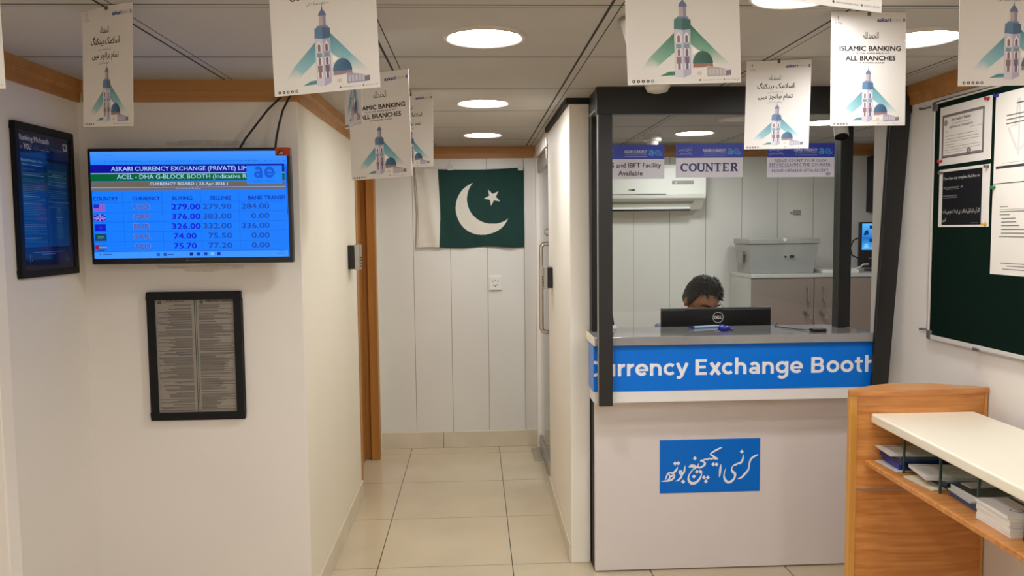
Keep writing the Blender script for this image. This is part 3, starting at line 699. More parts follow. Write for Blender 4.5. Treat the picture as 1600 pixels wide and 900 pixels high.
# ------------------------------------------------------------------ framed notices
def framed(name, label, at, u, w, h, bar, art, depth=0.02, cat='framed notice'):
    at, u = Vector(at), Vector(u); v = Vector((0, 0, 1)); n = u.cross(v)
    t = thing(name, label, cat, tuple(at+u*(w/2)))
    b = B()
    def slab(x0, x1, y0, y1, z0, z1):
        b.hexa([at+u*x0+v*y0+n*z1, at+u*x1+v*y0+n*z1, at+u*x1+v*y1+n*z1, at+u*x0+v*y1+n*z1], [at+u*x0+v*y0+n*z0, at+u*x1+v*y0+n*z0, at+u*x1+v*y1+n*z0, at+u*x0+v*y1+n*z0])
    slab(0, w, 0, bar, 0, depth); slab(0, w, h-bar, h, 0, depth); slab(0, bar, bar, h-bar, 0, depth); slab(w-bar, w, bar, h-bar, 0, depth)
    obj('frame', b, M['frame_black'], t, bevel=0.002)
    art.build('printed_sheet', M['ink_matte'], t, at+u*bar*.9+v*bar*.9+n*(depth*.45), u, v)
    g = B(); b = g; slab(bar*.8, w-bar*.8, bar*.8, h-bar*.8, depth*.70, depth*.78)
    obj('glass_pane', g, M['pane'], t)
    return t
# document frame under the television
p, q = P(227, 453, 'y', 3.04), P(377, 655, 'y', 3.04)
fw, fh, bar = 0.352, 0.492, 0.029
aw, ah = fw-bar*1.8, fh-bar*1.8
a = Art(aw, ah, 0.001, (160, 152, 141), .0002)
a.rect(aw*.492, 0, aw*.502, ah, (60, 84, 62), 1); a.rect(aw*.515, 0, aw*.522, ah, (60, 84, 62), 1); a.rect(0, 0, .002, ah, (70, 90, 70), 1); a.rect(0, ah-.002, aw, ah, (70, 84, 70), 1)
for c0, right in ((.03, True), (.55, False)):
    a.disc(aw*(c0+.035), ah*.968, .0075, (48, 74, 58), 2, 14, .006); a.disc(aw*(c0+.035), ah*.968, .0035, (110, 120, 104), 3, 10)
a.text(urdu('اسٹیٹ بینک پاکستان').replace('ٹ', ''), aw*.13, ah*.968, aw*.37, ah*.99, (40, 38, 36), .03, 2, 1); a.text('BANKING SERVICES CONSUMER GUIDE', aw*.64, ah*.967, aw*.99, ah*.984, (40, 38, 36), .03, 2, 1)
for c0, right in ((.03, True), (.545, False)):
    y = .945
    while y > .02:
        L = rnd(.18, .43) if random.random() < .72 else .43
        tone = random.choice([(88, 80, 76), (96, 86, 80), (84, 80, 90), (104, 94, 86)])
        x0, x1 = (c0+.43-L, c0+.43) if right else (c0, c0+L)
        a.rect(aw*x0, ah*y, aw*x1, ah*(y+.0048), tone, 1)
        y -= .0092 if random.random() < .88 else .02
framed('framed_notice', 'black framed two-page printed notice hanging under the television', (p.x, YT, q.z), (1, 0, 0), fw, fh, bar, a)
# blue notice on the left wall
y0_, y1_ = 2.615, 2.985; fw, fh, bar = y1_-y0_, 0.505, 0.024
aw, ah = fw-bar*1.8, fh-bar*1.8
a = Art(aw, ah, 0.001, (5, 22, 66), .0002)
a.vgrad(0, 0, aw, ah*.16, (4, 12, 40), (5, 40, 110), 1)
a.vgrad(0, ah*.82, aw, ah, (6, 50, 120), (4, 12, 40), 1)
a.vgrad(aw*.06, ah*.17, aw*.94, ah*.80, (6, 88, 168), (8, 66, 118), 1)
a.vgrad(aw*.52, ah*.62, aw*.94, ah*.74, (8, 74, 104), (8, 76, 66), 2); a.rect(aw*.495, ah*.17, aw*.505, ah*.80, (5, 40, 92), 3)  # print; the greenish patch also carries the television's reflection in its colour
a.text('Banking Mohtasib', aw*.05, ah*.915, aw*.60, ah*.965, (214, 220, 228), .02, 3, 2)
a.text('YOU', aw*.12, ah*.865, aw*.26, ah*.905, (230, 234, 240), .02, 3, 2); a.text('&', aw*.05, ah*.868, aw*.10, ah*.89, (130, 150, 190), 0, 3, 1)
a.text(urdu('بینکنگ محتسب اور آپ'), aw*.30, ah*.862, aw*.60, ah*.902, (180, 194, 214), 0, 3, 1)
a.rect(aw*.62, ah*.895, aw*.86, ah*.8975, (150, 164, 190), 3); a.rect(aw*.62, ah*.884, aw*.92, ah*.8855, (150, 164, 190), 3); a.rect(aw*.88, ah*.90, aw*.965, ah*.955, (206, 212, 222), 3); a.disc(aw*.922, ah*.93, .008, (30, 44, 80), 4)
a.text('Banking Mohtasib & You', aw*.06, ah*.775, aw*.43, ah*.797, (170, 196, 224), .02, 4, 1)
for c0 in (.07, .54):
    y = .755 if c0 < .5 else .73
    while y > .2:
        L = rnd(.22, .40) if random.random() < .6 else .40
        if c0 > .5 and y < .45: L = rnd(.06, .16)
        x0 = c0 if c0 < .5 else c0+.2-L/2
        a.rect(aw*x0, ah*y, aw*(x0+L), ah*(y+.005), (60, 128, 186) if random.random() < .8 else (130, 176, 216), 4)
        y -= .013 if random.random() < .85 else .03
a.rect(aw*.2, ah*.13, aw*.8, ah*.134, (100, 140, 190), 3); a.rect(aw*.36, ah*.115, aw*.62, ah*.119, (100, 140, 190), 3)
for cx in (.14, .86):
    for dx, dy in ((0, .03), (-.03, 0), (.03, 0), (0, -.012)): a.dia(aw*(cx+dx), ah*(.075+dy), .003, (110, 150, 170), 3)
    a.rect(aw*cx-.0006, ah*.075, aw*cx+.0006, ah*.12, (110, 150, 170), 3)
framed('blue_framed_notice', 'tall black framed dark blue notice on the left wall', (XL, y0_, 1.362), (0, 1, 0), fw, fh, bar, a, 0.018)

# ------------------------------------------------------------------ passage: flag, socket, keypads
fx0, fx1, fz0, fz1 = -0.401, 0.336, 1.389, 1.928
nx, nz = 260, 190; gx = -0.243
def ripple(x, z):
    t1 = (x-fx0)/(fx1-fx0); t2 = (z-fz0)/(fz1-fz0)
    return 0.010+0.004*math.sin(9*t1+5*t2)+0.004*math.sin(16*t1-7*t2+1)*(1-t2)+0.002*math.sin(31*t1+11*t2)+(0.012*math.exp(-((t1-.09-.10*(1-t2))/.05)**2))
star_c = P(769, 307, 'y', 5.42); moon_c = P(754, 324, 'y', 5.42)
mc = (moon_c.x, moon_c.z); mr = 0.187; mc2 = (mc[0]+0.064, mc[1]+0.060); mr2 = 0.172
sr = 0.060
star = []
for k in range(10):
    an = math.radians(108+8+36*k); r = sr if k % 2 == 0 else sr*0.40
    star.append((star_c.x+r*math.cos(an), star_c.z+r*math.sin(an)))
def inpoly(x, y, pg):
    c = False
    for i in range(len(pg)):
        x1, y1 = pg[i]; x2, y2 = pg[i-1]
        if (y1 > y) != (y2 > y) and x < (x2-x1)*(y-y1)/(y2-y1)+x1: c = not c
    return c
fv = []; ff = []; fc = []
GRN, WHT = RGB(3, 50, 44), RGB(212, 206, 194)
for jz in range(nz+1):
    for ix in range(nx+1):
        x = fx0+(fx1-fx0)*ix/nx; z = fz0+(fz1-fz0)*jz/nz
        t1 = ix/nx; t2 = jz/nz
        zz = z - 0.012*math.sin(PI*t1)*t2*(1 if t1 > 0 else 0) + 0.004*math.sin(12*t1)*(1-t2)
        xx = x + 0.008*(1-t1)*math.sin(4*t2)
        fv.append((xx, YB-0.004-ripple(x, z), zz))
        inmoon = (x-mc[0])**2+(z-mc[1])**2 < mr*mr and (x-mc2[0])**2+(z-mc2[1])**2 > mr2*mr2
        fc.append(WHT if (x < gx+0.004*(z-fz0) or inmoon or inpoly(x, z, star)) else GRN)
for jz in range(nz):
    for ix in range(nx):
        k = jz*(nx+1)+ix; ff.append((k, k+1, k+nx+2, k+nx+1))
me = bpy.data.meshes.new('cloth'); base = Vector((0, YB, fz0))
me.from_pydata([tuple(Vector(v)-base) for v in fv], [], ff)
at_ = me.color_attributes.new('ink', 'FLOAT_COLOR', 'POINT'); at_.data.foreach_set('color', [k for c in fc for k in c])
me.materials.append(M['flag']); me.polygons.foreach_set('use_smooth', [True]*len(me.polygons))
t = thing('flag', 'green and white flag with crescent and star taped to the back wall', 'flag', (0, YB, fz0))
o = bpy.data.objects.new('cloth', me); place(o, t, (0, 0, 0))
md = o.modifiers.new('thick', 'SOLIDIFY'); md.thickness = 0.0008; md.offset = 1
for x, z in ((fx0+.02, fz1-.01), (-0.16, fz1-.004), (fx1-.02, fz1-.008)):
    obj('tape', B().box(x-.018, x+.018, YB-.022, YB-.020, z-.012, z+.022), M['tape'], t)
# hem band on the hoist edge
obj('hoist_hem', B().tube([(fx0+.012+.008*math.sin(4*k/8), YB-.016, fz0+(fz1-fz0)*k/8) for k in range(9)], 0.006, 8), mat('flag_hem', (200, 192, 176), .85), t, smooth=60)

p, q = P(764, 431, 'y', YB), P(784, 453, 'y', YB)
t = thing('wall_socket', 'white square power socket on the back wall under the flag', 'socket', (p.x+.045, YB, q.z))
obj('plate', bx2(p, q, YB-.012, YB), M['white_plastic'], t, bevel=0.003)
hb = B(); cx, cz = (p.x+q.x)/2, (p.z+q.z)/2
for dx, dz in ((-.018, .012), (.018, .012), (0, .02), (0, -.022), (-.01, -.016), (.012, -.014)): hb.tube([(cx+dx, YB-.0125, cz+dz), (cx+dx, YB-.010, cz+dz)], 0.0045, 10)
obj('pin_holes', hb, M['pin_grey'], t)

def keypad(label, x, y0, y1, z0, z1, s, dep):
    """access keypad on a passage wall; s = +1 faces +x"""
    t = thing('access_keypad', label, 'keypad', (x, (y0+y1)/2, z0), 'door access keypads')
    xf = x+s*dep
    obj('back_box', box(min(x, x+s*dep*.55), max(x, x+s*dep*.55), y0, y1, z0+.004, z1-.004), M['black'], t, bevel=0.004)
    obj('face_plate', box(min(x+s*dep*.55, xf), max(x+s*dep*.55, xf), y0, y1, z0, z1), M['brushed'], t, bevel=0.004)
    obj('display', box(min(xf, xf+s*.001), max(xf, xf+s*.001), y0+.012, y1-.012, z1-.055, z1-.018), M['ac_grey'], t)
    for r in range(4):
        for c in range(3):
            yy = y0+.016+(y1-y0-.032)*c/2; zz = z0+.018+r*.015
            obj('key', box(min(xf, xf+s*.002), max(xf, xf+s*.002), yy-.005, yy+.005, zz-.004, zz+.004), M['black'], t)
kz1, kz0 = P(553, 378, 'x', XC+.02).z, P(553, 418, 'x', XC+.02).z
keypad('silver and black access keypad on the left passage wall beside the wooden door', XC, 4.15, 4.24, 1.305, 1.437, 1, 0.060)
keypad('silver and black access keypad on the partition wall beside the glass door', 0.415, 4.24, 4.325, 1.185, 1.305, -1, 0.05)

# ------------------------------------------------------------------ booth counter
t = thing('booth_counter', 'white and blue booth counter with lettered sign band and grey top', 'counter', (1.1, 3.4, 0))
BX0, BX1 = 0.486, 1.675
obj('front_panel', box(0.507, 1.76, 3.365, 3.39, 0.006, 0.80), M['panel_white'], t, bevel=0.002)
obj('gap_shade_panel', box(0.506, 0.520, 3.39, 3.54, 0.0, 1.02), M['matte_black'], t)  # black sheet standing in for the shade in the gap beside the partition
obj('fascia_box', box(BX0, BX1, 3.244, 3.375, 0.778, 1.020), M['sign_white'], t, bevel=0.002)
zb0, zb1 = 0.827, 1.019
bd = Art(BX1-BX0, zb1-zb0, 0.003, (0, 112, 216), .0006)
def FX(px): return P(px, 571, 'y', 3.24).x-BX0
zt = P(1170, 584, 'y', 3.24).z-zb0
word(bd, 'Currency', FX(916), FX(1074), zt, .0945, (232, 232, 236), skip=[arc(.36, .35, .2825, 42, 92, k_, 8), arc(.36, .35, .2825, 268, 318, k_, 8)])
word(bd, 'Exchange', FX(1086), FX(1254), zt-.001, .0945, (232, 232, 236))
word(bd, 'Booth', FX(1267), FX(1370), zt-.001, .0945, (232, 232, 236))
bd.build('sign_band', M['ink_gloss'], t, (BX0, 3.241, zb0), label='blue sign band with white lettering')
obj('sign_return', box(BX0-.003, BX0, 3.241, 3.375, zb0, zb1), mat('sign_blue', (0, 112, 216), .25), t)
top = [(BX0, 3.222), (1.672, 3.222), (1.672, 3.262), (1.600, 3.545), (0.506, 3.545), (0.506, 3.46), (BX0, 3.46)]
obj('countertop', B().prism(top, 'z', 1.021, 1.057), M['counter_grey'], t, bevel=0.002)
obj('top_end_cap', box(BX0-.002, BX0, 3.222, 3.46, 1.021, 1.057), M['laminate_cream'], t)
# Urdu panel
p, q = P(1031, 688, 'y', 3.363), P(1187, 767, 'y', 3.363)
uw, uh = q.x-p.x, p.z-q.z
ua = Art(uw, uh, 0.002, (0, 108, 208), .0005)
ST = [
 [(1460, 288, 8), (1430, 300, 24), (1395, 316, 26), (1360, 345, 26), (1338, 395, 22), (1332, 450, 20), (1322, 485, 26), (1300, 515, 28), (1270, 545, 32), (1240, 578, 28), (1200, 598, 20), (1172, 604, 6)],
 [(1250, 285, 8), (1246, 340, 26), (1230, 375, 28), (1205, 396, 32), (1180, 398, 20), (1155, 412, 26), (1130, 418, 20), (1105, 438, 14), (1092, 470, 16), (1105, 505, 34), (1135, 530, 36), (1138, 570, 28), (1115, 612, 30), (1075, 640, 36), (1035, 642, 38), (1002, 612, 34), (986, 565, 22), (992, 510, 14), (1010, 458, 4)],
 [(941, 402, 4), (936, 450, 28), (929, 520, 28), (920, 580, 4)],
 [(958, 182, 8), (905, 203, 24), (850, 230, 24), (805, 258, 20), (798, 274, 20), (830, 292, 24), (870, 322, 28), (905, 326, 10)],
 [(905, 328, 8), (870, 332, 22), (835, 322, 22), (810, 332, 24), (780, 324, 20), (755, 338, 24), (725, 334, 20), (695, 345, 20), (655, 352, 22)],
 [(655, 350, 14), (700, 365, 24), (722, 390, 28), (705, 415, 28), (670, 436, 26), (640, 442, 24), (622, 425, 20), (634, 385, 6)],
 [(640, 440, 20), (610, 436, 22), (575, 415, 24), (530, 408, 22), (495, 432, 8)],
 [(495, 432, 8), (545, 428, 24), (592, 442, 24), (560, 462, 16), (520, 505, 16), (494, 560, 20), (500, 612, 34), (540, 646, 40), (590, 640, 36), (635, 606, 30), (665, 560, 22), (682, 500, 4)],
 [(446, 408, 4), (440, 460, 22), (426, 505, 26), (400, 522, 26), (372, 508, 26), (368, 482, 18), (392, 482, 22), (404, 515, 24), (392, 560, 28), (355, 598, 24), (312, 614, 4)],
 [(342, 422, 4), (332, 455, 24), (304, 488, 30), (275, 508, 26), (238, 500, 22), (208, 512, 20), (190, 550, 18), (176, 590, 14)],
 [(205, 512, 8), (238, 540, 22), (232, 572, 20), (205, 596, 14)],
 [(208, 590, 10), (262, 545, 20), (292, 528, 22), (298, 552, 24), (268, 588, 26), (215, 606, 24), (160, 608, 18), (118, 612, 4)],
]
for st in ST:
    ua.ribbon([((x-98)/1388, (771-y)/698, 0) for x, y, w in st], (232, 234, 238), 1) if False else None
    pts = []
    n = len(st)
    for i in range(n-1):   # smooth the hand-drawn stroke
        p0, p1, p2, p3 = st[max(i-1, 0)], st[i], st[i+1], st[min(i+2, n-1)]
        for k in range(4):
            s_ = k/4
            pts.append(tuple(0.5*((2*p1[c])+(-p0[c]+p2[c])*s_+(2*p0[c]-5*p1[c]+4*p2[c]-p3[c])*s_*s_+(-p0[c]+3*p1[c]-3*p2[c]+p3[c])*s_**3) for c in range(3)))
    pts.append(st[-1])
    sc_ = uw/1388
    ua.ribbon([((x-98)*sc_, (771-y)*uh/698, max(w, 3)*sc_) for x, y, w in pts], (232, 234, 238), 2)
    for x, y, w in pts[1:-1]: ua.disc((x-98)*sc_, (771-y)*uh/698, w*sc_*.48, (232, 234, 238), 2, 8)
for x, y in ((1230, 245), (835, 402), (880, 405), (580, 318), (610, 495), (658, 495), (568, 558), (708, 572), (762, 575), (735, 625), (420, 622), (308, 380), (352, 378)):
    ua.dia((x-98)*uw/1388, (771-y)*uh/698, 29*uw/1388, (232, 234, 238), 2)
ua.build('lettered_sticker', M['ink_gloss'], t, (p.x, 3.363, q.z), label='blue sticker with white Urdu lettering')

# booth frame
t = thing('booth_gantry', 'dark charcoal metal frame of posts and beam around the counter', 'frame', (1.1, 3.2, 0))
obj('beam', box(0.493, XR, 3.2, 3.245, 1.962, ZC), M['charcoal'], t, bevel=0.003)
obj('post', box(0.500, 0.557, 3.2, 3.221, 0.774, 1.962), M['charcoal'], t, bevel=0.002)
obj('post_edge', box(0.497, 0.500, 3.204, 3.221, 0.776, 1.962), M['brushed'], t)
pb0, pb1, pt0, pt1 = P(1363, 601, 'y', 3.2), P(1388, 601, 'y', 3.2), P(1390, 197, 'y', 3.2), P(1422, 197, 'y', 3.2)
def lerp_z(pa, pb, z): return pa.x+(pb.x-pa.x)*(z-pa.z)/(pb.z-pa.z)
xs = [lerp_z(pb0, pt0, .80), lerp_z(pb1, pt1, .80), min(XR-.001, lerp_z(pb1, pt1, 1.962)), lerp_z(pb0, pt0, 1.962)]
obj('post', B().prism([(xs[0], .80), (xs[1], .80), (xs[2], 1.962), (xs[3], 1.962)], 'y', 3.2, 3.2215), M['charcoal'], t, bevel=0.002)
GY = 3.45
p, q = P(1304, 508, 'y', GY), P(1323, 508, 'y', GY)
obj('post', box(p.x, q.x, GY-.03, GY+.03, 1.057, ZC), M['charcoal'], t, bevel=0.002)
obj('post', box(0.503, 0.535, GY-.03, GY+.03, 1.057, ZC), M['charcoal'], t, bevel=0.002)
obj('side_beam', box(0.497, 0.540, 3.245, GY-.03, 1.99, ZC), M['charcoal'], t, bevel=0.002)
obj('side_beam_trim', box(0.496, 0.542, 3.245, GY-.03, 1.982, 1.99), M['brushed'], t)
g0, g1 = P(958, 223, 'y', GY), P(1303, 481, 'y', GY)
gl = obj('glass_screen', box(0.535, p.x, GY-.004, GY+.004, g1.z, g0.z), M['glass'], loc=(1.05, GY, g1.z))
tag(gl, 'clear glass screen over the counter between two dark posts', 'glass screen')

# signs stuck on the glass
def sign(px0, px1, py0, py1, label, fill):
    p, q = P(px0, py1, 'y', GY-.006), P(px1, py0, 'y', GY-.006)
    w, h = q.x-p.x, q.z-p.z
    a = Art(w, h, 0.0012, (226, 224, 238), .0004)
    a.rect(0, h*.58, w, h, (44, 60, 176), 1)
    a.text('ASKARI CURRENCY', w*.40, h*.76, w*.745, h*.84, (206, 212, 240), .02, 2, 1)
    a.text('EXCHANGE (PVT) LIMITED', w*.42, h*.68, w*.74, h*.735, (170, 180, 226), 0, 2, 1)
    a.rect(w*.41, h*.645, w*.745, h*.66, (170, 180, 226), 2)
    a.text(urdu('آسکری کرنسی'), w*.04, h*.77, w*.24, h*.90, (190, 198, 236), 0, 2, 1); a.text(urdu('پاکستان'), w*.035, h*.66, w*.24, h*.74, (170, 180, 226), 0, 2, 1)
    u = w*.16
    for gch, ox, c in (('a', .755, (70, 150, 226)), ('e', .85, (56, 130, 216))):
        for st in GLY[gch][1]: a.ribbon(st, c, 2, u*1.12, u*1.0, w*ox, h*.675)
    a.ribbon([(0, 0, .004), (.008, .003, .005), (.014, .012, .001)], (70, 160, 236), 3, 1, 1, w*.925, h*.68)
    fill(a, w, h)
    o = a.build('glass_sign', M['ink'], None, (p.x, GY-.006, p.z), loc=(p.x, GY-.006, p.z))
    tag(o, label, 'sign', 'signs on the booth glass')
def f1(a, w, h):
    a.text('RTGS and IBFT Facility', w*.02, h*.29, w*.95, h*.47, (34, 22, 40), .022, 2); a.text('Available', w*.315, h*.10, w*.675, h*.235, (34, 22, 40), .022, 2)
def serif(a, txt, x0, x1, y0, y1, c, bold):
    a.text(txt, x0, y0, x1, y1, c, bold, 2)
def f2(a, w, h):
    # slab-serif capitals
    c = (36, 38, 110); y0, y1 = h*.175, h*.42; H = y1-y0; cw = w*.118; t_ = w*.028; s_ = H*.09
    x = w*.07
    def stem(cx, lo=True, hi=True):
        a.rect(cx-t_/2, y0, cx+t_/2, y1, c, 2)
        if lo: a.rect(cx-t_, y0, cx+t_, y0+s_, c, 2)
        if hi: a.rect(cx-t_, y1-s_, cx+t_, y1, c, 2)
    def oval(cx, a0, a1): a.ribbon([(cx+cw*.40*math.cos(math.radians(an)), (y0+y1)/2+(H/2-t_*.3)*math.sin(math.radians(an)), t_*(.45+.65*abs(math.cos(math.radians(an))))) for an in range(a0, a1+1, 12)], c, 2)
    cxs = [x+cw*.5+i*w*.1235 for i in range(7)]
    oval(cxs[0], 40, 318); a.rect(cxs[0]+cw*.34, y0+H*.68, cxs[0]+cw*.43, y1, c, 2)
    oval(cxs[1], 0, 360)
    u0 = cxs[2]; a.rect(u0-cw*.34-t_/2, y0+H*.28, u0-cw*.34+t_/2, y1, c, 2); a.rect(u0+cw*.34-t_*.3, y0+H*.28, u0+cw*.34+t_*.3, y1, c, 2)
    a.ribbon([(u0+cw*.34*math.cos(math.radians(an)), y0+H*.32+H*.27*math.sin(math.radians(an)), t_*.8) for an in range(180, 361, 15)], c, 2)
    for dx in (-.34, .34): a.rect(u0+cw*dx-t_, y1-s_, u0+cw*dx+t_, y1, c, 2)
    n0 = cxs[3]; a.rect(n0-cw*.34-t_*.3, y0, n0-cw*.34+t_*.3, y1, c, 2); a.rect(n0+cw*.34-t_*.3, y0, n0+cw*.34+t_*.3, y1, c, 2); a.ribbon([(n0-cw*.34, y1-t_*.3, t_), (n0+cw*.34, y0+t_*.3, t_)], c, 2)
    a.rect(n0-cw*.34-t_*.9, y0, n0-cw*.34+t_*.9, y0+s_, c, 2); a.rect(n0+cw*.34-t_*.9, y1-s_, n0+cw*.34+t_*.9, y1, c, 2); a.rect(n0-cw*.34-t_*.9, y1-s_, n0-cw*.34+t_*.4, y1, c, 2)
    stem(cxs[4], True, False); a.rect(cxs[4]-cw*.40, y1-s_*1.2, cxs[4]+cw*.40, y1, c, 2)
    for dx in (-.40, .34): a.rect(cxs[4]+cw*dx, y1-H*.30, cxs[4]+cw*(dx+.06), y1, c, 2)
    e0 = cxs[5]; stem(e0-cw*.24); a.rect(e0-cw*.3, y0, e0+cw*.36, y0+s_*1.2, c, 2); a.rect(e0-cw*.3, y1-s_*1.2, e0+cw*.34, y1, c, 2); a.rect(e0-cw*.24, (y0+y1)/2-s_*.5, e0+cw*.16, (y0+y1)/2+s_*.6, c, 2)
    for yy, s2 in ((y0, 1), (y1, -1)): a.rect(e0+cw*.29, min(yy, yy+s2*H*.26), e0+cw*.36, max(yy, yy+s2*H*.26), c, 2)
    r0 = cxs[6]; stem(r0-cw*.26); a.ribbon([(r0-cw*.26, y1-s_*.5, t_*.5)]+[(r0+cw*.02+cw*.24*math.cos(math.radians(an)), y1-H*.265+H*.225*math.sin(math.radians(an)), t_*.85) for an in range(90, -91, -15)]+[(r0-cw*.26, y1-H*.49, t_*.5)], c, 2)
    a.ribbon([(r0+cw*.02, y1-H*.5, t_), (r0+cw*.34, y0+s_*.5, t_)], c, 2); a.rect(r0+cw*.24, y0, r0+cw*.48, y0+s_, c, 2)
def f3(a, w, h):
    c = (60, 64, 130)
    a.text('PLEASE COUNT YOUR CASH', w*.115, h*.445, w*.875, h*.525, c, .006, 2, 1)
    a.text('BEFORE LEAVING THE COUNTER', w*.04, h*.325, w*.945, h*.41, c, .006, 2, 1)
    a.rect(w*.02, h*.295, w*.97, h*.305, (90, 94, 140), 2)
    a.text('PLEASE OBTAIN DIGITAL RECEIPT', w*.075, h*.15, w*.915, h*.235, c, .006, 2, 1)
    a.disc(w*.91, h*.09, w*.04, (170, 168, 182), 2, 16, h*.05)
sign(933, 1038, 226, 280, 'blue-headed glass sign about transfer facility, beside the left dark post', f1)
sign(1056, 1161, 224, 277.5, 'blue-headed glass sign reading COUNTER', f2)
sign(1198, 1304, 223.5, 277, 'blue-headed glass sign asking customers to count cash', f3)

# bullet camera above the inner post
q = P(1315, 214, 'y', GY-.06)
t = thing('bullet_camera', 'white bullet camera with black lens face above the right inner post', 'camera', (q.x, q.y, q.z))
dr = Vector((-0.10, -0.42, -0.90)).normalized()
e1 = q; e0_ = q-dr*0.10
obj('body', B().tube([e0_, e1-dr*.002], 0.030, 22), M['white_plastic'], t, smooth=40)
obj('lens_face', B().tube([e1-dr*.003, e1+dr*.001], 0.0285, 22), M['black'], t, smooth=40)
obj('lens', B().tube([e1+dr*.001, e1+dr*.003], 0.010, 14), M['charcoal'], t, smooth=40)
obj('mount', B().tube([e0_+dr*.02, e0_+Vector((.02, .02, .03)), (e0_.x+.03, e0_.y+.03, ZC)], 0.012, 12).tube([(e0_.x+.03, e0_.y+.03, ZC-.012), (e0_.x+.03, e0_.y+.03, ZC)], 0.034, 20), M['white_plastic'], t, smooth=40)

# ------------------------------------------------------------------ on the counter
ZT = 1.057
p, q = P(1075, 512, 'z', ZT+.006), P(1124, 509, 'z', ZT+.006)
t = thing('counter_pen', 'blue and white pen lying on the counter in front of the monitor', 'pen', tuple(p))
d = (q-p).normalized()
obj('barrel', B().tube([p+d*.022, q], 0.0052, 12), M['pen_white'], t, smooth=40)
obj('cap', B().tube([p, p+d*.006, p+d*.022, p+d*.03], [0.001, 0.003, 0.0055, 0.0056], 12), M['blue_pen'], t, smooth=40)
obj('tail', B().tube([q-d*.004, q+d*.02], 0.0056, 12), M['blue_pen'], t, smooth=40)
q2 = P(1131, 514, 'z', ZT+.009)
t = thing('pen_holder', 'blue rounded pen holder base lying beside the pen', 'pen holder', (q2.x, q2.y, ZT))
obj('base', B().ball((q2.x, q2.y, ZT+.012), (.028, .018, .012), 20, 12), M['blue_pen'], t, smooth=60)
obj('nozzle', B().tube([(q2.x+.022, q2.y, ZT+.008), (q2.x+.04, q2.y-.004, ZT+.006)], [.006, .003], 10), M['blue_pen'], t, smooth=60)
q = P(1278, 518, 'z', ZT)
t = thing('card_reader', 'small black corded device on the right of the counter', 'device', (q.x, q.y, ZT))
obj('body', box(q.x-.030, q.x+.030, q.y-.022, q.y+.022, ZT, ZT+.014), M['black'], t, bevel=0.005, seg=3)
obj('pad', box(q.x-.012, q.x+.012, q.y-.012, q.y+.012, ZT+.014, ZT+.0155), M['pin_grey'], t)
cb = [(q.x-.028, q.y+.005, ZT+.006), (q.x-.05, q.y+.05, ZT+.003), (q.x-.075, q.y+.10, ZT+.003), (q.x-.10, q.y+.15, ZT+.003), (q.x-.115, q.y+.19, ZT+.003), (q.x-.09, q.y+.24, ZT+.003), (q.x-.06, q.y+.30, ZT+.003)]
obj('cord', B().tube([Vector(k) for k in cb], 0.0018, 8), M['cable'], t, smooth=60)
q = P(955, 513, 'z', ZT)
t = thing('card_terminal', 'white and black payment device half hidden behind the left dark post', 'device', (q.x-.02, q.y, ZT))
obj('base', B().prism([(q.y-.05, ZT), (q.y+.05, ZT), (q.y+.05, ZT+.03), (q.y-.05, ZT+.010)], 'x', q.x-.07, q.x+.018), M['white_plastic'], t, bevel=0.003)
obj('screen_block', B().prism([(q.y-.02, ZT+.016), (q.y+.05, ZT+.030), (q.y+.05, ZT+.07), (q.y+.035, ZT+.07)], 'x', q.x-.07, q.x+.012), M['black'], t, bevel=0.003)

# desk, monitor behind the counter
t = thing('teller_desk', 'grey teller desk hidden behind the counter', 'desk', (1.15, 3.86, 0))
obj('desktop', box(0.56, 1.62, 3.60, 4.05, .715, .74), M['cab_grey'], t, bevel=0.002)
for x in (0.58, 1.59): obj('leg_panel', box(x, x+.022, 3.62, 4.03, 0, .715), M['cab_grey'], t)
p, q = P(1033, 482, 'y', 3.70), P(1205, 481, 'y', 3.70)
t = thing('computer_monitor', 'black computer monitor seen from behind with round white logo', 'monitor', ((p.x+q.x)/2, 3.72, .74))
mz1 = p.z; mz0 = mz1-.305; mc_ = (p.x+q.x)/2
obj('back_shell', box(p.x, q.x, 3.70, 3.716, mz0, mz1), M['black'], t, bevel=0.004)
obj('display', box(p.x+.008, q.x-.008, 3.716, 3.7175, mz0+.02, mz1-.008), M['matte_black'], t)
obj('stand', box(mc_-.03, mc_+.03, 3.68, 3.70, .755, mz0+.15).box(mc_-.11, mc_+.11, 3.62, 3.75, .741, .755), M['black'], t, bevel=0.003)
lg = Art(.056, .056, .0006, (16, 16, 17), .0003)
lg.ring(.028, .028, .0245, .0030, (214, 212, 210), 2, 36)
lg.text('DELL', .0105, .0215, .0455, .0345, (222, 220, 218), .05, 3, 2)
qc = P(1122, 496, 'y', 3.699)
lg.build('round_logo', M['ink'], t, (qc.x-.028, 3.6992, qc.z-.028))

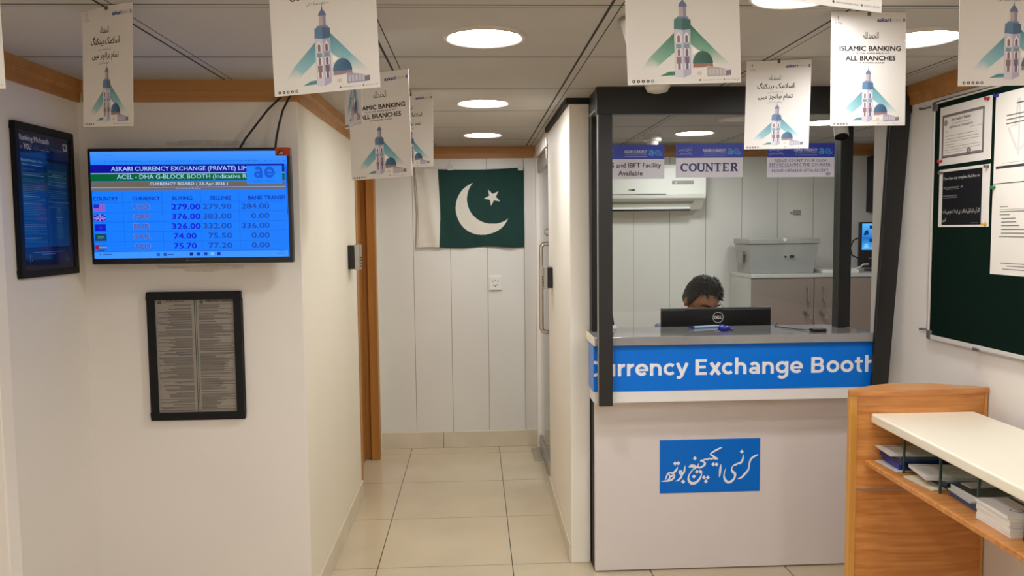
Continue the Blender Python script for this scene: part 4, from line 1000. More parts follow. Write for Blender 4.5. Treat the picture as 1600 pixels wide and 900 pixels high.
# ------------------------------------------------------------------ booth background
YA = 5.25
p, q = P(1104, 256, 'y', YA), P(1104, 303, 'y', YA)
ax1 = p.x; ax0 = ax1-.86; az1, az2 = 1.935, q.z
t = thing('air_conditioner', 'white wall-mounted air conditioner behind the booth glass', 'air conditioner', (ax1-.43, YB, 1.63))
prof = [(YB, 1.935), (YA+.05, 1.935), (YA+.015, 1.925), (YA, 1.90), (YA, az2), (YA+.008, az2-.026), (YA+.03, az2-.034), (YA+.10, 1.632), (YB, 1.625)]
obj('body', B().prism(prof, 'x', ax0, ax1), M['ac_white'], t, bevel=0.006)
obj('front_seam', B().box(ax0+.01, ax1-.27, YA-.001, YA+.004, az2-.001, az2+.003), M['matte_black'], t)
lv0 = Vector((0, YA+.045, az2-.045)); lv1 = Vector((0, YA+.105, 1.636))
obj('outlet', B().hexa([(ax0+.05, lv0.y-.004, lv0.z), (ax1-.07, lv0.y-.004, lv0.z), (ax1-.07, lv0.y+.01, lv0.z+.004), (ax0+.05, lv0.y+.01, lv0.z+.004)][::-1], [(ax0+.05, lv1.y-.004, lv1.z-.003), (ax1-.09, lv1.y-.004, lv1.z-.003), (ax1-.09, lv1.y+.01, lv1.z), (ax0+.05, lv1.y+.01, lv1.z)][::-1]), M['ac_grey'], t)
obj('louver', box(ax0+.05, ax1-.09, YA+.072, YA+.079, 1.634, 1.648), M['ac_white'], t)
obj('louver_slot', box(ax0+.05, ax1-.085, YA+.084, YA+.10, 1.622, 1.632), M['matte_black'], t)
p, q = P(1050, 288, 'y', YA-.001), P(1084, 282, 'y', YA-.001)
obj('display_strip', bx2(p, q, YA-.002, YA+.002), M['ac_grey'], t)
obj('indicator', B().tube([(p.x+.028, YA-.003, (p.z+q.z)/2), (p.x+.028, YA+.001, (p.z+q.z)/2)], .007, 12), M['lamp_off'], t)
p = P(982, 298.5, 'y', YA-.001); lg = Art(.043, .013, .0005, (150, 160, 60), .0003); lg.rect(.024, 0, .043, .013, (40, 52, 90), 1); lg.rect(.012, 0, .024, .013, (110, 140, 70), 1)
lg.build('maker_badge', M['ink'], t, (p.x, YA-.001, p.z))

# cabinet
CY = 5.0; cz = P(1272, 428, 'y', CY).z; cx0 = 1.769; cx1 = 2.97
t = thing('storage_cabinet', 'grey storage cabinet with brown doors along the booth back wall', 'cabinet', (2.3, 5.2, 0))
obj('carcass', box(cx0, cx1, CY+.018, YB-.002, 0, cz-.022), M['cab_grey'], t)
obj('top', box(cx0-.004, cx1, CY-.004, YB-.002, cz-.022, cz), M['cab_grey'], t, bevel=0.002)
seam = P(1272, 460, 'y', CY).x; dw = seam-cx0-.006
for k in range(3):
    xa = cx0+.004+k*(dw+.004); xb = min(xa+dw, cx1-.004)
    d = obj('door', box(xa, xb, CY, CY+.018, .06, cz-.027), M['cab_door'], t, bevel=0.0015)
    hx = xb-.045 if k == 0 else xa+.055
    if k == 2: hx = xb-.045
    z1, z0 = P(1261, 447, 'y', CY).z, P(1261, 471, 'y', CY).z
    obj('handle', B().tube([(hx, CY-.028, z0), (hx, CY-.028, z1)], .0055, 10).tube([(hx, CY, z0+.014), (hx, CY-.028, z0+.014)], .004, 8).tube([(hx, CY, z1-.014), (hx, CY-.028, z1-.014)], .004, 8), M['brushed'], d, smooth=60)
    kz = P(1262, 487, 'y', CY).z; hx2 = hx-.012
    obj('lock', B().tube([(hx2, CY, kz), (hx2, CY-.018, kz)], .0095, 12), M['brushed'], d, smooth=60)
    kb = B().box(hx2-.002, hx2+.002, CY-.034, CY-.018, kz-.006, kz+.006).tube([(hx2, CY-.034, kz-.002), (hx2+.018, CY-.034, kz-.02)], .003, 8).lathe([(.004, -.001), (.012, -.001), (.012, .001), (.004, .001)], (hx2+.024, CY-.034, kz-.034), 14, Matrix.Rotation(PI/2, 3, 'X'))
    obj('key', kb, M['brushed'], d)

# steel box on the cabinet: wider at the lid
t = thing('steel_cash_box', 'grey lidded steel box standing on the cabinet', 'box', (1.99, 5.2, cz))
zl = P(1171, 382, 'y', 5.05).z; zt_ = P(1171, 373, 'y', 5.05).z
obj('body', B().hexa([(1.785, 5.07, cz), (2.20, 5.07, cz), (2.20, 5.33, cz), (1.785, 5.33, cz)], [(1.772, 5.052, zl), (2.226, 5.052, zl), (2.226, 5.355, zl), (1.772, 5.355, zl)]), M['box_grey'], t, bevel=0.003)
obj('lid', box(1.766, 2.232, 5.045, 5.36, zl+.002, zt_), M['box_grey'], t, bevel=0.004)
obj('latch', B().tube([(P(1226, 376, 'y', 5.045).x, 5.047, zt_-.008), (P(1226, 376, 'y', 5.045).x, 5.036, zt_-.010)], .011, 14), M['white_plastic'], t)
kp = P(1228, 401, 'y', 5.05)
obj('keyhole', B().tube([(kp.x, 5.062, kp.z), (kp.x, 5.052, kp.z)], .006, 10).box(kp.x+.028, kp.x+.055, 5.050, 5.064, kp.z-.006, kp.z+.008), M['matte_black'], t)
hs = B()
for yy in (5.15, 5.25): hs.box(1.757, 1.785, yy-.006, yy+.006, 1.325, 1.345)
hs.box(1.757, 1.763, 5.15, 5.25, 1.27, 1.345)
obj('side_handle', hs, M['brushed'], t)

p = P(1300, 420, 'y', 5.1)
o = obj('paper_stack', box(2.26, 2.50, 5.06, 5.34, cz, cz+.022), M['white_plastic'], loc=(2.38, 5.2, cz), bevel=0.003); tag(o, 'low stack of white papers beside the steel box', 'papers')
wp = [P(x, y, 'y', 5.06) for x, y in ((1318, 423), (1330, 422), (1343, 420), (1352, 417), (1358, 414))]
wp = [Vector((k.x, 5.06+.02*i, max(k.z, cz+.006))) for i, k in enumerate(wp)]
o = obj('white_cable', B().tube(wp+[wp[-1]+Vector((.05, .03, .0))], .006, 8), M['white_plastic'], loc=tuple(wp[0]), smooth=60); tag(o, 'white cable lying on the cabinet in front of the small screen', 'cable')
p, q = P(1345, 347, 'y', 5.2), P(1345, 418, 'y', 5.2)
t = thing('security_monitor', 'small black security screen with blue camera views on the cabinet', 'monitor', (p.x+.2, 5.2, cz))
zb_ = max(q.z, cz+.01)
obj('casing', box(p.x, p.x+.36, 5.2, 5.235, zb_, p.z), M['black'], t, bevel=0.004)
obj('foot', box(p.x+.08, p.x+.28, 5.17, 5.30, cz, cz+.012).box(p.x+.15, p.x+.21, 5.21, 5.23, cz, zb_+.03), M['black'], t)
sw, sh = .34, (p.z-zb_)*.58
a = Art(sw, sh, .0006, (60, 160, 240), .0003)
for i in range(4):
    for jx in range(2):
        x0, y0 = sw*i/4, sh*jx/2
        a.vgrad(x0+.001, y0+.001, x0+sw/4-.001, y0+sh/2-.001, (30, 130, 226) if (i+jx) % 2 else (80, 176, 246), (90, 186, 250) if jx else (20, 96, 190), 1)
        a.poly([(x0+.01, y0+sh*.05), (x0+.045, y0+sh*.08), (x0+.04, y0+sh*.26), (x0+.018, y0+sh*.22)], (16, 50, 90) if jx else (120, 200, 250), 2)
        a.rect(x0+.05, y0+sh*.30, x0+.075, y0+sh*.42, (14, 44, 84), 2)
a.build('screen', M['screen'], t, (p.x+.010, 5.1985, p.z-.010-sh), label='lit blue camera views')
lg = Art(.03, .006, .0004, (16, 16, 17), .0002); lg.text('VIEW', 0, 0, .03, .006, (200, 200, 200), .02, 1, 1) if False else lg.rect(.002, .002, .028, .004, (190, 190, 190), 1)
lg.build('maker_mark', M['ink'], t, (p.x+.055, 5.1985, zb_+.06))
pc = [(p.x+.004, 5.22, zb_+.06), (p.x-.03, 5.25, zb_+.08), (p.x-.04, 5.26, zb_+.13), (p.x-.02, 5.26, zb_+.18), (p.x+.01, 5.24, zb_+.20)]
obj('power_cord', B().tube([Vector(k) for k in pc], .005, 8), M['cable'], t, smooth=60)
p, q = P(1357, 238, 'y', 5.43), P(1357, 331, 'y', 5.43)
t = thing('wall_cupboard', 'dark wall cupboard at the right inside the booth', 'cupboard', (p.x+.2, 5.3, q.z))
obj('carcass', box(p.x, XI-.005, 5.215, YB-.002, q.z, 1.985), M['charcoal'], t)
obj('door', box(p.x+.002, XI-.006, 5.2, 5.214, q.z+.002, 1.983), M['charcoal'], t, bevel=0.002)
p = P(1245, 332, 'y', YB)
o = obj('wall_hook', B().box(p.x-.028, p.x+.028, YB-.006, YB, p.z-.018, p.z+.018).tube([(p.x-.01, YB-.004, p.z), (p.x-.01, YB-.03, p.z-.006)], .008, 10).box(p.x-.05, p.x-.03, YB-.004, YB, p.z-.01, p.z+.006), M['ac_grey'], loc=tuple(p), bevel=.002); tag(o, 'small grey fitting on the booth back wall above the steel box', 'wall fitting')

# ------------------------------------------------------------------ teller
HX, HY, HZ = 1.143, 3.965, 1.134
t = thing('person', 'seated person with short black hair and glasses looking down behind the monitor', 'person', (HX, 4.2, 0))
HR = Matrix.Rotation(math.radians(16), 3, 'Z') @ Matrix.Rotation(math.radians(28), 3, 'X')
def H(x, y, z): return Vector((HX, HY, HZ))+HR @ Vector((x, y, z))
def skin_mesh(verts, edges, root, sub=2):
    bm = bmesh.new(); ly = bm.verts.layers.skin.verify(); vs = []
    for (p, r) in verts:
        v = bm.verts.new(p); v[ly].radius = r if isinstance(r, tuple) else (r, r); vs.append(v)
    for a, b in edges: bm.edges.new((vs[a], vs[b]))
    vs[root][ly].use_root = True
    me = bpy.data.meshes.new('tmp'); bm.to_mesh(me); bm.free()
    o = bpy.data.objects.new('tmp', me); COL.objects.link(o)
    md = o.modifiers.new('s', 'SKIN'); md.use_smooth_shade = True
    md = o.modifiers.new('u', 'SUBSURF'); md.levels = sub; md.render_levels = sub
    r = bpy.data.meshes.new_from_object(o.evaluated_get(bpy.context.evaluated_depsgraph_get()))
    bpy.data.objects.remove(o)
    return [v.co.copy() for v in r.vertices], [list(p.vertices) for p in r.polygons]
PV = [((HX, 4.24, .50), (.145, .12)), ((HX, 4.24, .62), (.14, .115)), ((HX, 4.21, .76), (.15, .115)), ((HX, 4.16, .90), (.155, .115)), ((HX, 4.10, .985), (.10, .085)), ((HX, 4.045, 1.035), .058), (tuple(H(0, .035, -.085)), .055)]
PE = [(0, 1), (1, 2), (2, 3), (3, 4), (4, 5), (5, 6)]
AV = []
for s in (-1, 1):
    n = len(PV)
    PV += [((HX+s*.155, 4.12, .955), .058), ((HX+s*.205, 4.08, .85), .048), ((HX+s*.235, 4.02, .775), .042), ((HX+s*.21, 3.97, .775), .035), ((HX+s*.16, 3.905, .768), .026), ((HX+s*.145, 3.88, .762), (.030, .020))]
    PE += [(4, n), (n, n+1), (n+1, n+2), (n+2, n+3), (n+3, n+4), (n+4, n+5)]
    n = len(PV)
    PV += [((HX+s*.09, 4.18, .50), .088), ((HX+s*.12, 3.88, .50), .068), ((HX+s*.125, 3.80, .46), .058), ((HX+s*.125, 3.84, .27), .050), ((HX+s*.125, 3.88, .08), .036), ((HX+s*.13, 3.80, .035), .033), ((HX+s*.135, 3.72, .03), .028)]
    PE += [(0, n), (n, n+1), (n+1, n+2), (n+2, n+3), (n+3, n+4), (n+4, n+5), (n+5, n+6)]
body = B(); v_, f_ = skin_mesh(PV, PE, 0); body.add(v_, f_)
# head shaped from an ellipsoid
nu, nv = 40, 30; hv = []; hf = []
for i in range(nv+1):
    th = PI*i/nv
    for k in range(nu):
        ph = 2*PI*k/nu
        x, y, z = math.sin(th)*math.cos(ph), math.sin(th)*math.sin(ph), -math.cos(th)
        X_, Y_, Z_ = x*.077, y*.098, z*.118
        if z < 0.1:
            tt = min(1, (0.1-z)/1.1); X_ *= 1-.34*tt; Y_ = Y_*(1-.25*tt)-(.018*tt)
        if y < 0:
            Y_ -= .006*math.exp(-((z-.28)/.10)**2)*(1 if abs(x) < .75 else .4)                       # brow ridge
            Y_ -= .024*math.exp(-((x)/.16)**2)*math.exp(-((z+.22)/.16)**2)                            # nose
            Y_ += .010*sum(math.exp(-((x-s*.42)/.2)**2) for s in (-1, 1))*math.exp(-((z-.06)/.12)**2)  # eye sockets
            Y_ -= .006*math.exp(-((x)/.35)**2)*math.exp(-((z+.52)/.08)**2)                            # lips
            Y_ -= .008*math.exp(-((x)/.35)**2)*math.exp(-((z+.85)/.12)**2)                            # chin
        hv.append(H(X_, Y_, Z_))
for i in range(nv):
    for k in range(nu): hf.append((i*nu+k, i*nu+(k+1) % nu, (i+1)*nu+(k+1) % nu, (i+1)*nu+k))
body.add(hv, hf)
for s in (-1, 1):
    body.ball(H(s*.079, .012, -.005), (.010, .020, .032), 14, 10, HR @ Matrix.Rotation(s*.35, 3, 'Z'))
    # hands: palm, four fingers, thumb
    w0 = Vector((HX+s*.145, 3.88, .765))
    fd = Vector((-s*.25, -1, -.06)).normalized(); sd = Vector((-1*s, .25, 0)).normalized()
    body.ball(w0+fd*.045, (.038, .046, .016), 14, 10, Matrix((sd, fd, Vector((0, 0, 1)))).transposed())
    for i, (off, L) in enumerate(((.026, .068), (.009, .076), (-.009, .070), (-.026, .055))):
        b0 = w0+fd*.08+sd*off
        body.tube([b0-fd*.015, b0+fd*L*.45+Vector((0, 0, .008)), b0+fd*L*.8+Vector((0, 0, -.002)), b0+fd*L+Vector((0, 0, -.012))], [.0095, .009, .008, .006], 8)
    b0 = w0+fd*.03+sd*.032
    body.tube([b0-sd*.01, b0+sd*.022+fd*.022, b0+sd*.026+fd*.05], [.012, .0105, .008], 8)
tmp = obj('tmp_body', body, M['skin'])
md = tmp.modifiers.new('r', 'REMESH'); md.mode = 'VOXEL'; md.voxel_size = 0.0055; md.use_smooth_shade = True
me = bpy.data.meshes.new_from_object(tmp.evaluated_get(bpy.context.evaluated_depsgraph_get()))
bpy.data.objects.remove(tmp)
bb = B(); bb.add([v.co.copy() for v in me.vertices], [list(p.vertices) for p in me.polygons])
o = obj('body', bb, M['skin'], t, smooth=180)
md = o.modifiers.new('sm', 'SMOOTH'); md.factor = .5; md.iterations = 4
for s in (-1, 1):
    obj('eye', B().ball(H(s*.032, -.078, .006), .0115, 14, 10), M['white_plastic'], o, smooth=180)
    obj('eyebrow', B().tube([H(s*.014, -.1035, .030), H(s*.034, -.1, .036), H(s*.054, -.084, .030)], [.003, .0042, .002], 8), M['hair'], o, smooth=60)
# hair cap with combed ridges and loose strands
hb = bmesh.new(); vv = {}
nu, nv = 96, 60
for i in range(nv+1):
    th = PI*i/nv
    for k in range(nu):
        ph = 2*PI*k/nu; d = Vector((math.sin(th)*math.cos(ph), math.sin(th)*math.sin(ph), math.cos(th)))
        az = math.degrees(math.atan2(d.x, -d.y))   # 0 = face
        line = 0.66+0.0016*az-0.05*math.sin(math.radians(az*3)) if abs(az) < 48 else (0.70-(abs(az)-48)*0.028 if abs(az) < 75 else (-0.12 if abs(az) < 85 else -.10-(abs(az)-85)*.006))
        if d.z < line-.02: continue
        g = 1.0+.10*min(1, max(0, (d.z-line)*5))+.03*max(0, d.z)*(1 if d.y > -.5 else 0)
        comb = .022*math.sin(30*(d.x*.8+d.y*.5)+6*noise.noise(d*3))+.05*noise.noise(d*4.5)+.02*noise.noise(d*14)
        tuft = .10*math.exp(-((d.x-.52)**2+(d.y+.35)**2)/.10)*max(0, d.z)
        r = g+comb*.6+tuft
        vv[i, k] = hb.verts.new(H(d.x*.0785*r, d.y*.100*r, d.z*.119*r))
for i in range(nv):
    for k in range(nu):
        q4 = [(i, k), (i, (k+1) % nu), (i+1, (k+1) % nu), (i+1, k)]
        vs = []
        for key in q4:
            if key in vv and vv[key] not in vs: vs.append(vv[key])
        if len(vs) >= 3:
            try: hb.faces.new(vs)
            except ValueError: pass
me = bpy.data.meshes.new('x'); hb.to_mesh(me); hb.free()
hh = B(); hh.add([v.co.copy() for v in me.vertices], [list(p.vertices) for p in me.polygons])
def hp_(d, r): return H(d.x*.0785*r, d.y*.100*r, d.z*.119*r)
for i in range(420):
    d = Vector((rnd(-.75, .85), rnd(-.75, .5), rnd(.45, 1))).normalized()
    if i < 130: d = Vector((rnd(.30, .85), rnd(-.7, .2), rnd(.35, .95))).normalized()
    st = Vector((rnd(-.16, .22), rnd(-.2, .12), rnd(-.1, .06)))
    lift = .20 if i < 130 else .06
    hh.tube([hp_(d, 1.04), hp_((d+st*.5).normalized(), 1.12+lift*.5), hp_((d+st).normalized(), 1.13+lift*rnd(.3, 1.2))], [.0028, .0022, .0005], 5)
hr_ = obj('hair', hh, M['hair'], t, smooth=180)
# glasses
gb = B()
for s in (-1, 1):
    gb.tube([H(s*.034+.024*math.cos(a_*PI/8), -.108, .004+.017*math.sin(a_*PI/8)) for a_ in range(17)], .0018, 6, False)
    gb.tube([H(s*.058, -.106, .010), H(s*.080, -.085, .012), H(s*.083, -.02, .012), H(s*.082, .02, .008), H(s*.080, .032, -.012)], .0018, 6)
gb.tube([H(-.010, -.109, .008), H(0, -.112, .011), H(.010, -.109, .008)], .0016, 6)
obj('glasses', gb, M['black'], t, smooth=60)
# clothes: torso and sleeves, trousers, shoes
SV = [(p, tuple(k+.010 for k in (r if isinstance(r, tuple) else (r, r)))) for p, r in PV[:6]]
SV[5] = ((HX, 4.055, 1.020), (.064, .064)); SE = [(0, 1), (1, 2), (2, 3), (3, 4), (4, 5)]
for s, st in ((-1, 7), (1, 20)):
    n = len(SV)
    for k in range(5):
        p_, r_ = PV[st+k]; SV.append((p_, (r_+.009, r_+.009)) if k < 4 else ((HX+s*.175, 3.925, .771), (.034, .034)))
    SE += [(4, n), (n, n+1), (n+1, n+2), (n+2, n+3), (n+3, n+4)]
v_, f_ = skin_mesh(SV, SE, 0); b = B(); b.add(v_, f_); obj('shirt', b, M['shirt'], t, smooth=180)
TV_ = [((HX, 4.24, .49), (.165, .135))]; TE = []
for s, st in ((-1, 13), (1, 26)):
    n = len(TV_)
    for k in range(5): TV_.append((PV[st+k][0], PV[st+k][1]+.012))
    TE += [(0, n), (n, n+1), (n+1, n+2), (n+2, n+3), (n+3, n+4)]
v_, f_ = skin_mesh(TV_, TE, 0); b = B(); b.add(v_, f_); obj('trousers', b, M['trouser'], t, smooth=180)
for s in (-1, 1):
    b = B(); v_, f_ = skin_mesh([((HX+s*.125, 3.89, .05), .045), ((HX+s*.13, 3.80, .04), .042), ((HX+s*.137, 3.70, .034), .036)], [(0, 1), (1, 2)], 0); b.add(v_, f_); obj('shoe', b, M['black'], t, smooth=180)
t = thing('office_chair', 'black swivel chair under the seated person', 'chair', (HX, 4.3, 0))
obj('seat', box(HX-.24, HX+.24, 4.05, 4.50, .32, .385), M['matte_black'], t, bevel=0.02, seg=3)
obj('backrest', B().hexa([(HX-.20, 4.46, .50), (HX+.20, 4.46, .50), (HX+.20, 4.51, .50), (HX-.20, 4.51, .50)], [(HX-.18, 4.50, .86), (HX+.18, 4.50, .86), (HX+.18, 4.55, .86), (HX-.18, 4.55, .86)]), M['matte_black'], t, bevel=0.02, seg=3)
obj('back_support', B().tube([(HX, 4.44, .34), (HX, 4.55, .38), (HX, 4.54, .60)], .018, 10), M['black'], t, smooth=60)
obj('column', B().tube([(HX, 4.28, .10), (HX, 4.28, .33)], .026, 14), M['black'], t, smooth=60)
for k in range(5):
    an = 2*PI*k/5+.3; e = Vector((HX+.25*math.cos(an), 4.28+.25*math.sin(an), .065))
    l_ = obj('leg', B().tube([(HX, 4.28, .11), e], [.022, .014], 10), M['black'], t, smooth=60)
    obj('caster', B().tube([e+Vector((-.012, 0, -.037)), e+Vector((.012, 0, -.037))], .028, 14), M['black'], l_, smooth=60)

# ------------------------------------------------------------------ notice board on the right wall
BXF = XR-0.018
def BP(px, py): q = P(px, py, 'x', BXF); return q.y, q.z
by1, by0 = 3.016, 1.80; bz1, bz0 = 1.972, 1.062
t = thing('notice_board', 'dark green felt notice board in pale aluminium frame on the right wall', 'notice board', (XR, 2.4, bz0))
obj('felt_panel', box(BXF, XR, by0, by1, bz0, bz1), M['felt'], t)
fr = B().box(BXF-.006, XR, by0, by1, bz0, bz0+.016).box(BXF-.006, XR, by0, by1, bz1-.008, bz1).box(BXF-.006, XR, by1-.010, by1, bz0, bz1).box(BXF-.006, XR, by0, by0+.012, bz0, bz1)
obj('frame', fr, M['alu'], t, bevel=0.002)
for zz in (bz0, bz1): 
    s = 1 if zz == bz0 else -1
    obj('corner_cap', B().box(BXF-.009, XR, by1-.026, by1+.003, min(zz-s*.003, zz+s*.034), max(zz-s*.003, zz+s*.034)), M['pin_grey'], t, bevel=0.006)
obj('pen_clip', B().box(BXF-.012, BXF, 2.69, 2.72, bz0-.004, bz0+.006), M['pin_grey'], t)
for py, lab in ((170, 'thin dark screw in the wall beside the upper corner of the notice board'), (514, 'thin dark screw in the wall beside the lower corner of the notice board')):
    z = P(1446, py, 'x', XR).z; y_ = P(1446, py, 'x', XR).y
    o = obj('wall_screw', B().tube([(XR, y_, z), (XR-.022, y_, z)], .003, 8).tube([(XR-.022, y_, z), (XR-.024, y_, z)], .006, 10).tube([(XR-.006, y_-.045, z), (XR-.006, y_+.02, z)], .0028, 8), M['pin_grey'], loc=(XR, y_, z)); tag(o, lab, 'screw', 'screws beside the notice board')
XP = BXF-.0012
def sheet(name, label, y_left, y_right, z0, z1, paper, fill):
    w, h = y_left-y_right, z1-z0
    a = Art(w, h, .0008, paper, .0002); fill(a, w, h)
    o = a.build(name, M['ink_matte'], None, (XP, y_left, z0), (0, -1, 0), (0, 0, 1), loc=(XP, y_left, z0)); tag(o, label, 'paper', 'papers pinned on the notice board'); return o
def lines(a, x0, x1, ys, c, th, jit=0.0):
    for y in ys: a.rect(x0, y, x1-rnd(0, jit), y+th, c, 2)
def cert(a, w, h):
    g = (84, 78, 76)
    a.frame(w*.05, h*.12, w*.87, h*.86, w*.032, (122, 114, 112), 1)
    n = 40
    for i in range(n):
        for yy in (.12, .84): a.dia(w*(.06+.80*i/n), h*(yy+.010), w*.008, (78, 72, 72), 2)
    for i in range(28):
        for xx in (.05, .84): a.dia(w*(xx+.016), h*(.13+.72*i/28), w*.008, (78, 72, 72), 2)
    a.text('State Bank of Pakistan', w*.24, h*.735, w*.62, h*.785, (60, 54, 52), .02, 2, 1)
    a.text('Exchange Policy Department', w*.26, h*.675, w*.60, h*.705, (90, 84, 80), .01, 2, 1)
    a.text('CERTIFICATE OF AUTHORISATION', w*.20, h*.615, w*.66, h*.65, (70, 64, 62), .02, 2, 1)
    a.disc(w*.125, h*.72, w*.035, (120, 112, 110), 2, 16, h*.05); a.disc(w*.125, h*.72, w*.02, (168, 160, 156), 3, 12, h*.03)
    lines(a, w*.12, w*.17, [h*.565], g, .001); lines(a, w*.60, w*.82, [h*.575], (130, 122, 120), .0012)
    for y in (.485, .43, .385): lines(a, w*.12, w*.79, [h*y], (128, 120, 118), .0016, w*.05)
    lines(a, w*.12, w*.32, [h*.335], (128, 120, 118), .0016)
    for y in (.29, .245): lines(a, w*.12, w*.80, [h*y], g, .0012)
    lines(a, w*.12, w*.60, [h*.205], (128, 120, 118), .0012); lines(a, w*.66, w*.80, [h*.165], g, .001)
    a.disc(w*.60, h*.19, w*.042, (96, 90, 88), 3, 18, h*.052); a.disc(w*.60, h*.19, w*.026, (150, 142, 140), 4, 14, h*.032)
def compl(a, w, h):
    a.rect(w*.075, h*.035, w*.86, h*.955, (22, 22, 26), 1)
    a.text('If you have any complaint, feel free to', w*.10, h*.80, w*.81, h*.865, (196, 192, 188), .006, 2, 1)
    a.text('call', w*.09, h*.655, w*.15, h*.70, (170, 166, 164), 0, 2, 1); a.rect(w*.17, h*.665, w*.42, h*.69, (110, 106, 104), 2); a.text('or', w*.45, h*.655, w*.50, h*.70, (170, 166, 164), 0, 2, 1); a.rect(w*.15, h*.645, w*.42, h*.651, (150, 146, 144), 2)
    a.rect(w*.09, h*.525, w*.38, h*.55, (96, 92, 92), 2); a.rect(w*.09, h*.50, w*.40, h*.506, (130, 126, 124), 2)
    a.text(urdu('اگر آپ کو کوئی شکایت ہے تو بلا جھجک ہم سے رابطہ').replace('ج', '').replace('ھ', '').replace('ط', ''), w*.09, h*.21, w*.83, h*.315, (206, 202, 198), 0, 2, 1)
    a.text(urdu('کریں'), w*.09, h*.085, w*.17, h*.16, (206, 202, 198), 0, 2, 1)
    a.rect(w*.66, h*.06, w*.80, h*.068, (140, 136, 134), 2)
def emblem(a, w, h):
    g = (206, 200, 192)
    for st in ([(.50, .90), (.44, .62), (.30, .60), (.50, .34)], [(.53, .90), (.53, .28)], [(.56, .34), (.72, .46), (.80, .62)], [(.44, .62), (.50, .62)]):
        a.ribbon([(w*x, h*y, w*.045) for x, y in st], g, 1)
    a.rect(w*.46, h*.845, w*.80, h*.86, (90, 86, 84), 2)
    for y, x0 in ((.73, .25), (.685, .25), (.64, .25)): a.rect(w*x0, h*y, w*.72, h*(y+.013), (104, 100, 96), 2)
    a.rect(w*.05, h*.16, w*.97, h*.19, (66, 58, 60), 2); a.rect(w*.20, h*.215, w*.75, h*.22, (150, 146, 142), 2)
def letter(a, w, h):
    g = (104, 100, 96)
    a.rect(w*.18, h*.745, w*.36, h*.753, g, 2); a.rect(w*.18, h*.715, w*.98, h*.719, (120, 116, 110), 2)
    for y, x0, x1 in ((.69, .18, .72), (.655, .18, .40), (.615, .22, .52), (.575, .22, .54), (.535, .22, .60), (.495, .22, .84), (.455, .22, .90), (.415, .18, .72)): a.rect(w*x0, h*y, w*x1, h*(y+.009), g, 2)
    for y, x0, x1 in ((.125, .22, .92), (.095, .36, .80), (.06, .28, .86)): a.rect(w*x0, h*y, w*x1, h*(y+.008), g, 2)
c_ = [P(1469, 168, 'x', XP), P(1550, 252, 'x', XP)]
sheet('certificate', 'white certificate with grey ornate border pinned at the board\'s upper corner', 2.972, 2.668, 1.728, 1.945, (222, 214, 206), cert)
sheet('complaint_notice', 'black notice with white lettering pinned below the certificate', 2.967, 2.668, 1.496, 1.712, (222, 214, 206), compl)
sheet('letterhead_sheet', 'white sheet with pale emblem pinned right of the certificate', 2.650, 2.42, 1.642, 1.942, (226, 218, 208), emblem)
sheet('printed_letter', 'white printed letter pinned below the emblem sheet', 2.652, 2.42, 1.334, 1.639, (226, 218, 208), letter)
def pin(px, py, m, label):
    q = P(px, py, 'x', XP-.002)
    t = thing('push_pin', label, 'push pin', tuple(q), 'push pins on the notice board')
    obj('head', B().lathe([(.0065, 0), (.0065, .003), (.0035, .005), (.0035, .011), (.006, .013), (.0055, .015)], (XP+.001, q.y, q.z), 14, Matrix.Rotation(-PI/2, 3, 'Y')), m, t, smooth=40)
    obj('point', B().tube([(XP-.001, q.y, q.z), (XP+.006, q.y, q.z)], .0007, 6), M['steel'], t)
pin(1544, 154, M['pin_red'], 'red push pin at the upper right of the certificate')
pin(1470, 252, M['pin_red'], 'red push pin at the lower left of the certificate')
pin(1471, 270, M['pin_grey'], 'grey push pin at the upper left of the black notice')
pin(1543, 260, M['pin_grey'], 'grey push pin at the upper right of the black notice')
pin(1539, 350, M['pin_yellow'], 'yellow push pin at the lower corner of the black notice')
pin(1558, 149, M['pin_blue'], 'blue push pin at the upper corner of the emblem sheet')
pin(1553, 293, M['pin_green'], 'green push pin at the upper corner of the printed letter')

# ------------------------------------------------------------------ leaflet counter
t = thing('leaflet_counter', 'wooden leaflet counter with curved end panel, cream top and glass-divided shelf', 'counter', (1.5, 2.2, 0))
WY = 2.665; ph_ = 0.935
def lens(x0, x1, y, near, far, n=16):
    lo = [(x0+(x1-x0)*i/n, y-near*math.sin(PI*i/n)) for i in range(n+1)]
    hi = [(x1-(x1-x0)*i/n, y+.012+far*math.sin(PI*i/n)) for i in range(n+1)]
    return lo+hi
wx0, wx1 = 1.293, 1.785
obj('end_panel', B().prism(lens(wx0+.028, wx1-.010, WY, .016, .085), 'z', 0.005, ph_-.018), M['oak'], t, smooth=30)
obj('edge_strip', box(wx0, wx0+.028, WY-.004, WY+.018, 0, ph_-.018), M['oak_edge'], t, bevel=0.003)
obj('edge_strip', box(wx1-.010, wx1, WY-.004, WY+.018, 0, ph_-.018), M['oak_edge'], t, bevel=0.002)
obj('cap', B().prism(lens(wx0-.004, wx1+.002, WY-.006, .020, .10), 'z', ph_-.018, ph_), M['oak'], t, smooth=30)
gz = P(1360, 764, 'y', WY).z
gpoly = lens(wx0+.027, wx1-.009, WY-.0015, .016, .0)
obj('metal_groove', B().prism(gpoly, 'z', gz-.003, gz+.003), M['brushed'], t)
tp_ = [(1.300, 0.90), (1.715, 0.90), (1.728, WY-.016), (1.363, WY-.012)]
obj('top', B().prism(tp_, 'z', 0.822, 0.855), M['laminate_cream'], t, bevel=0.006, seg=3)
SZ = 0.69
obj('shelf', B().prism([(1.318, 0.90), (1.745, 0.90), (1.745, WY-.014), (1.345, WY-.010)], 'z', SZ-.016, SZ), M['oak'], t, bevel=0.002)
obj('end_panel', box(1.30, 1.785, 0.86, 0.90, 0, ph_), M['oak'], t, bevel=0.003)
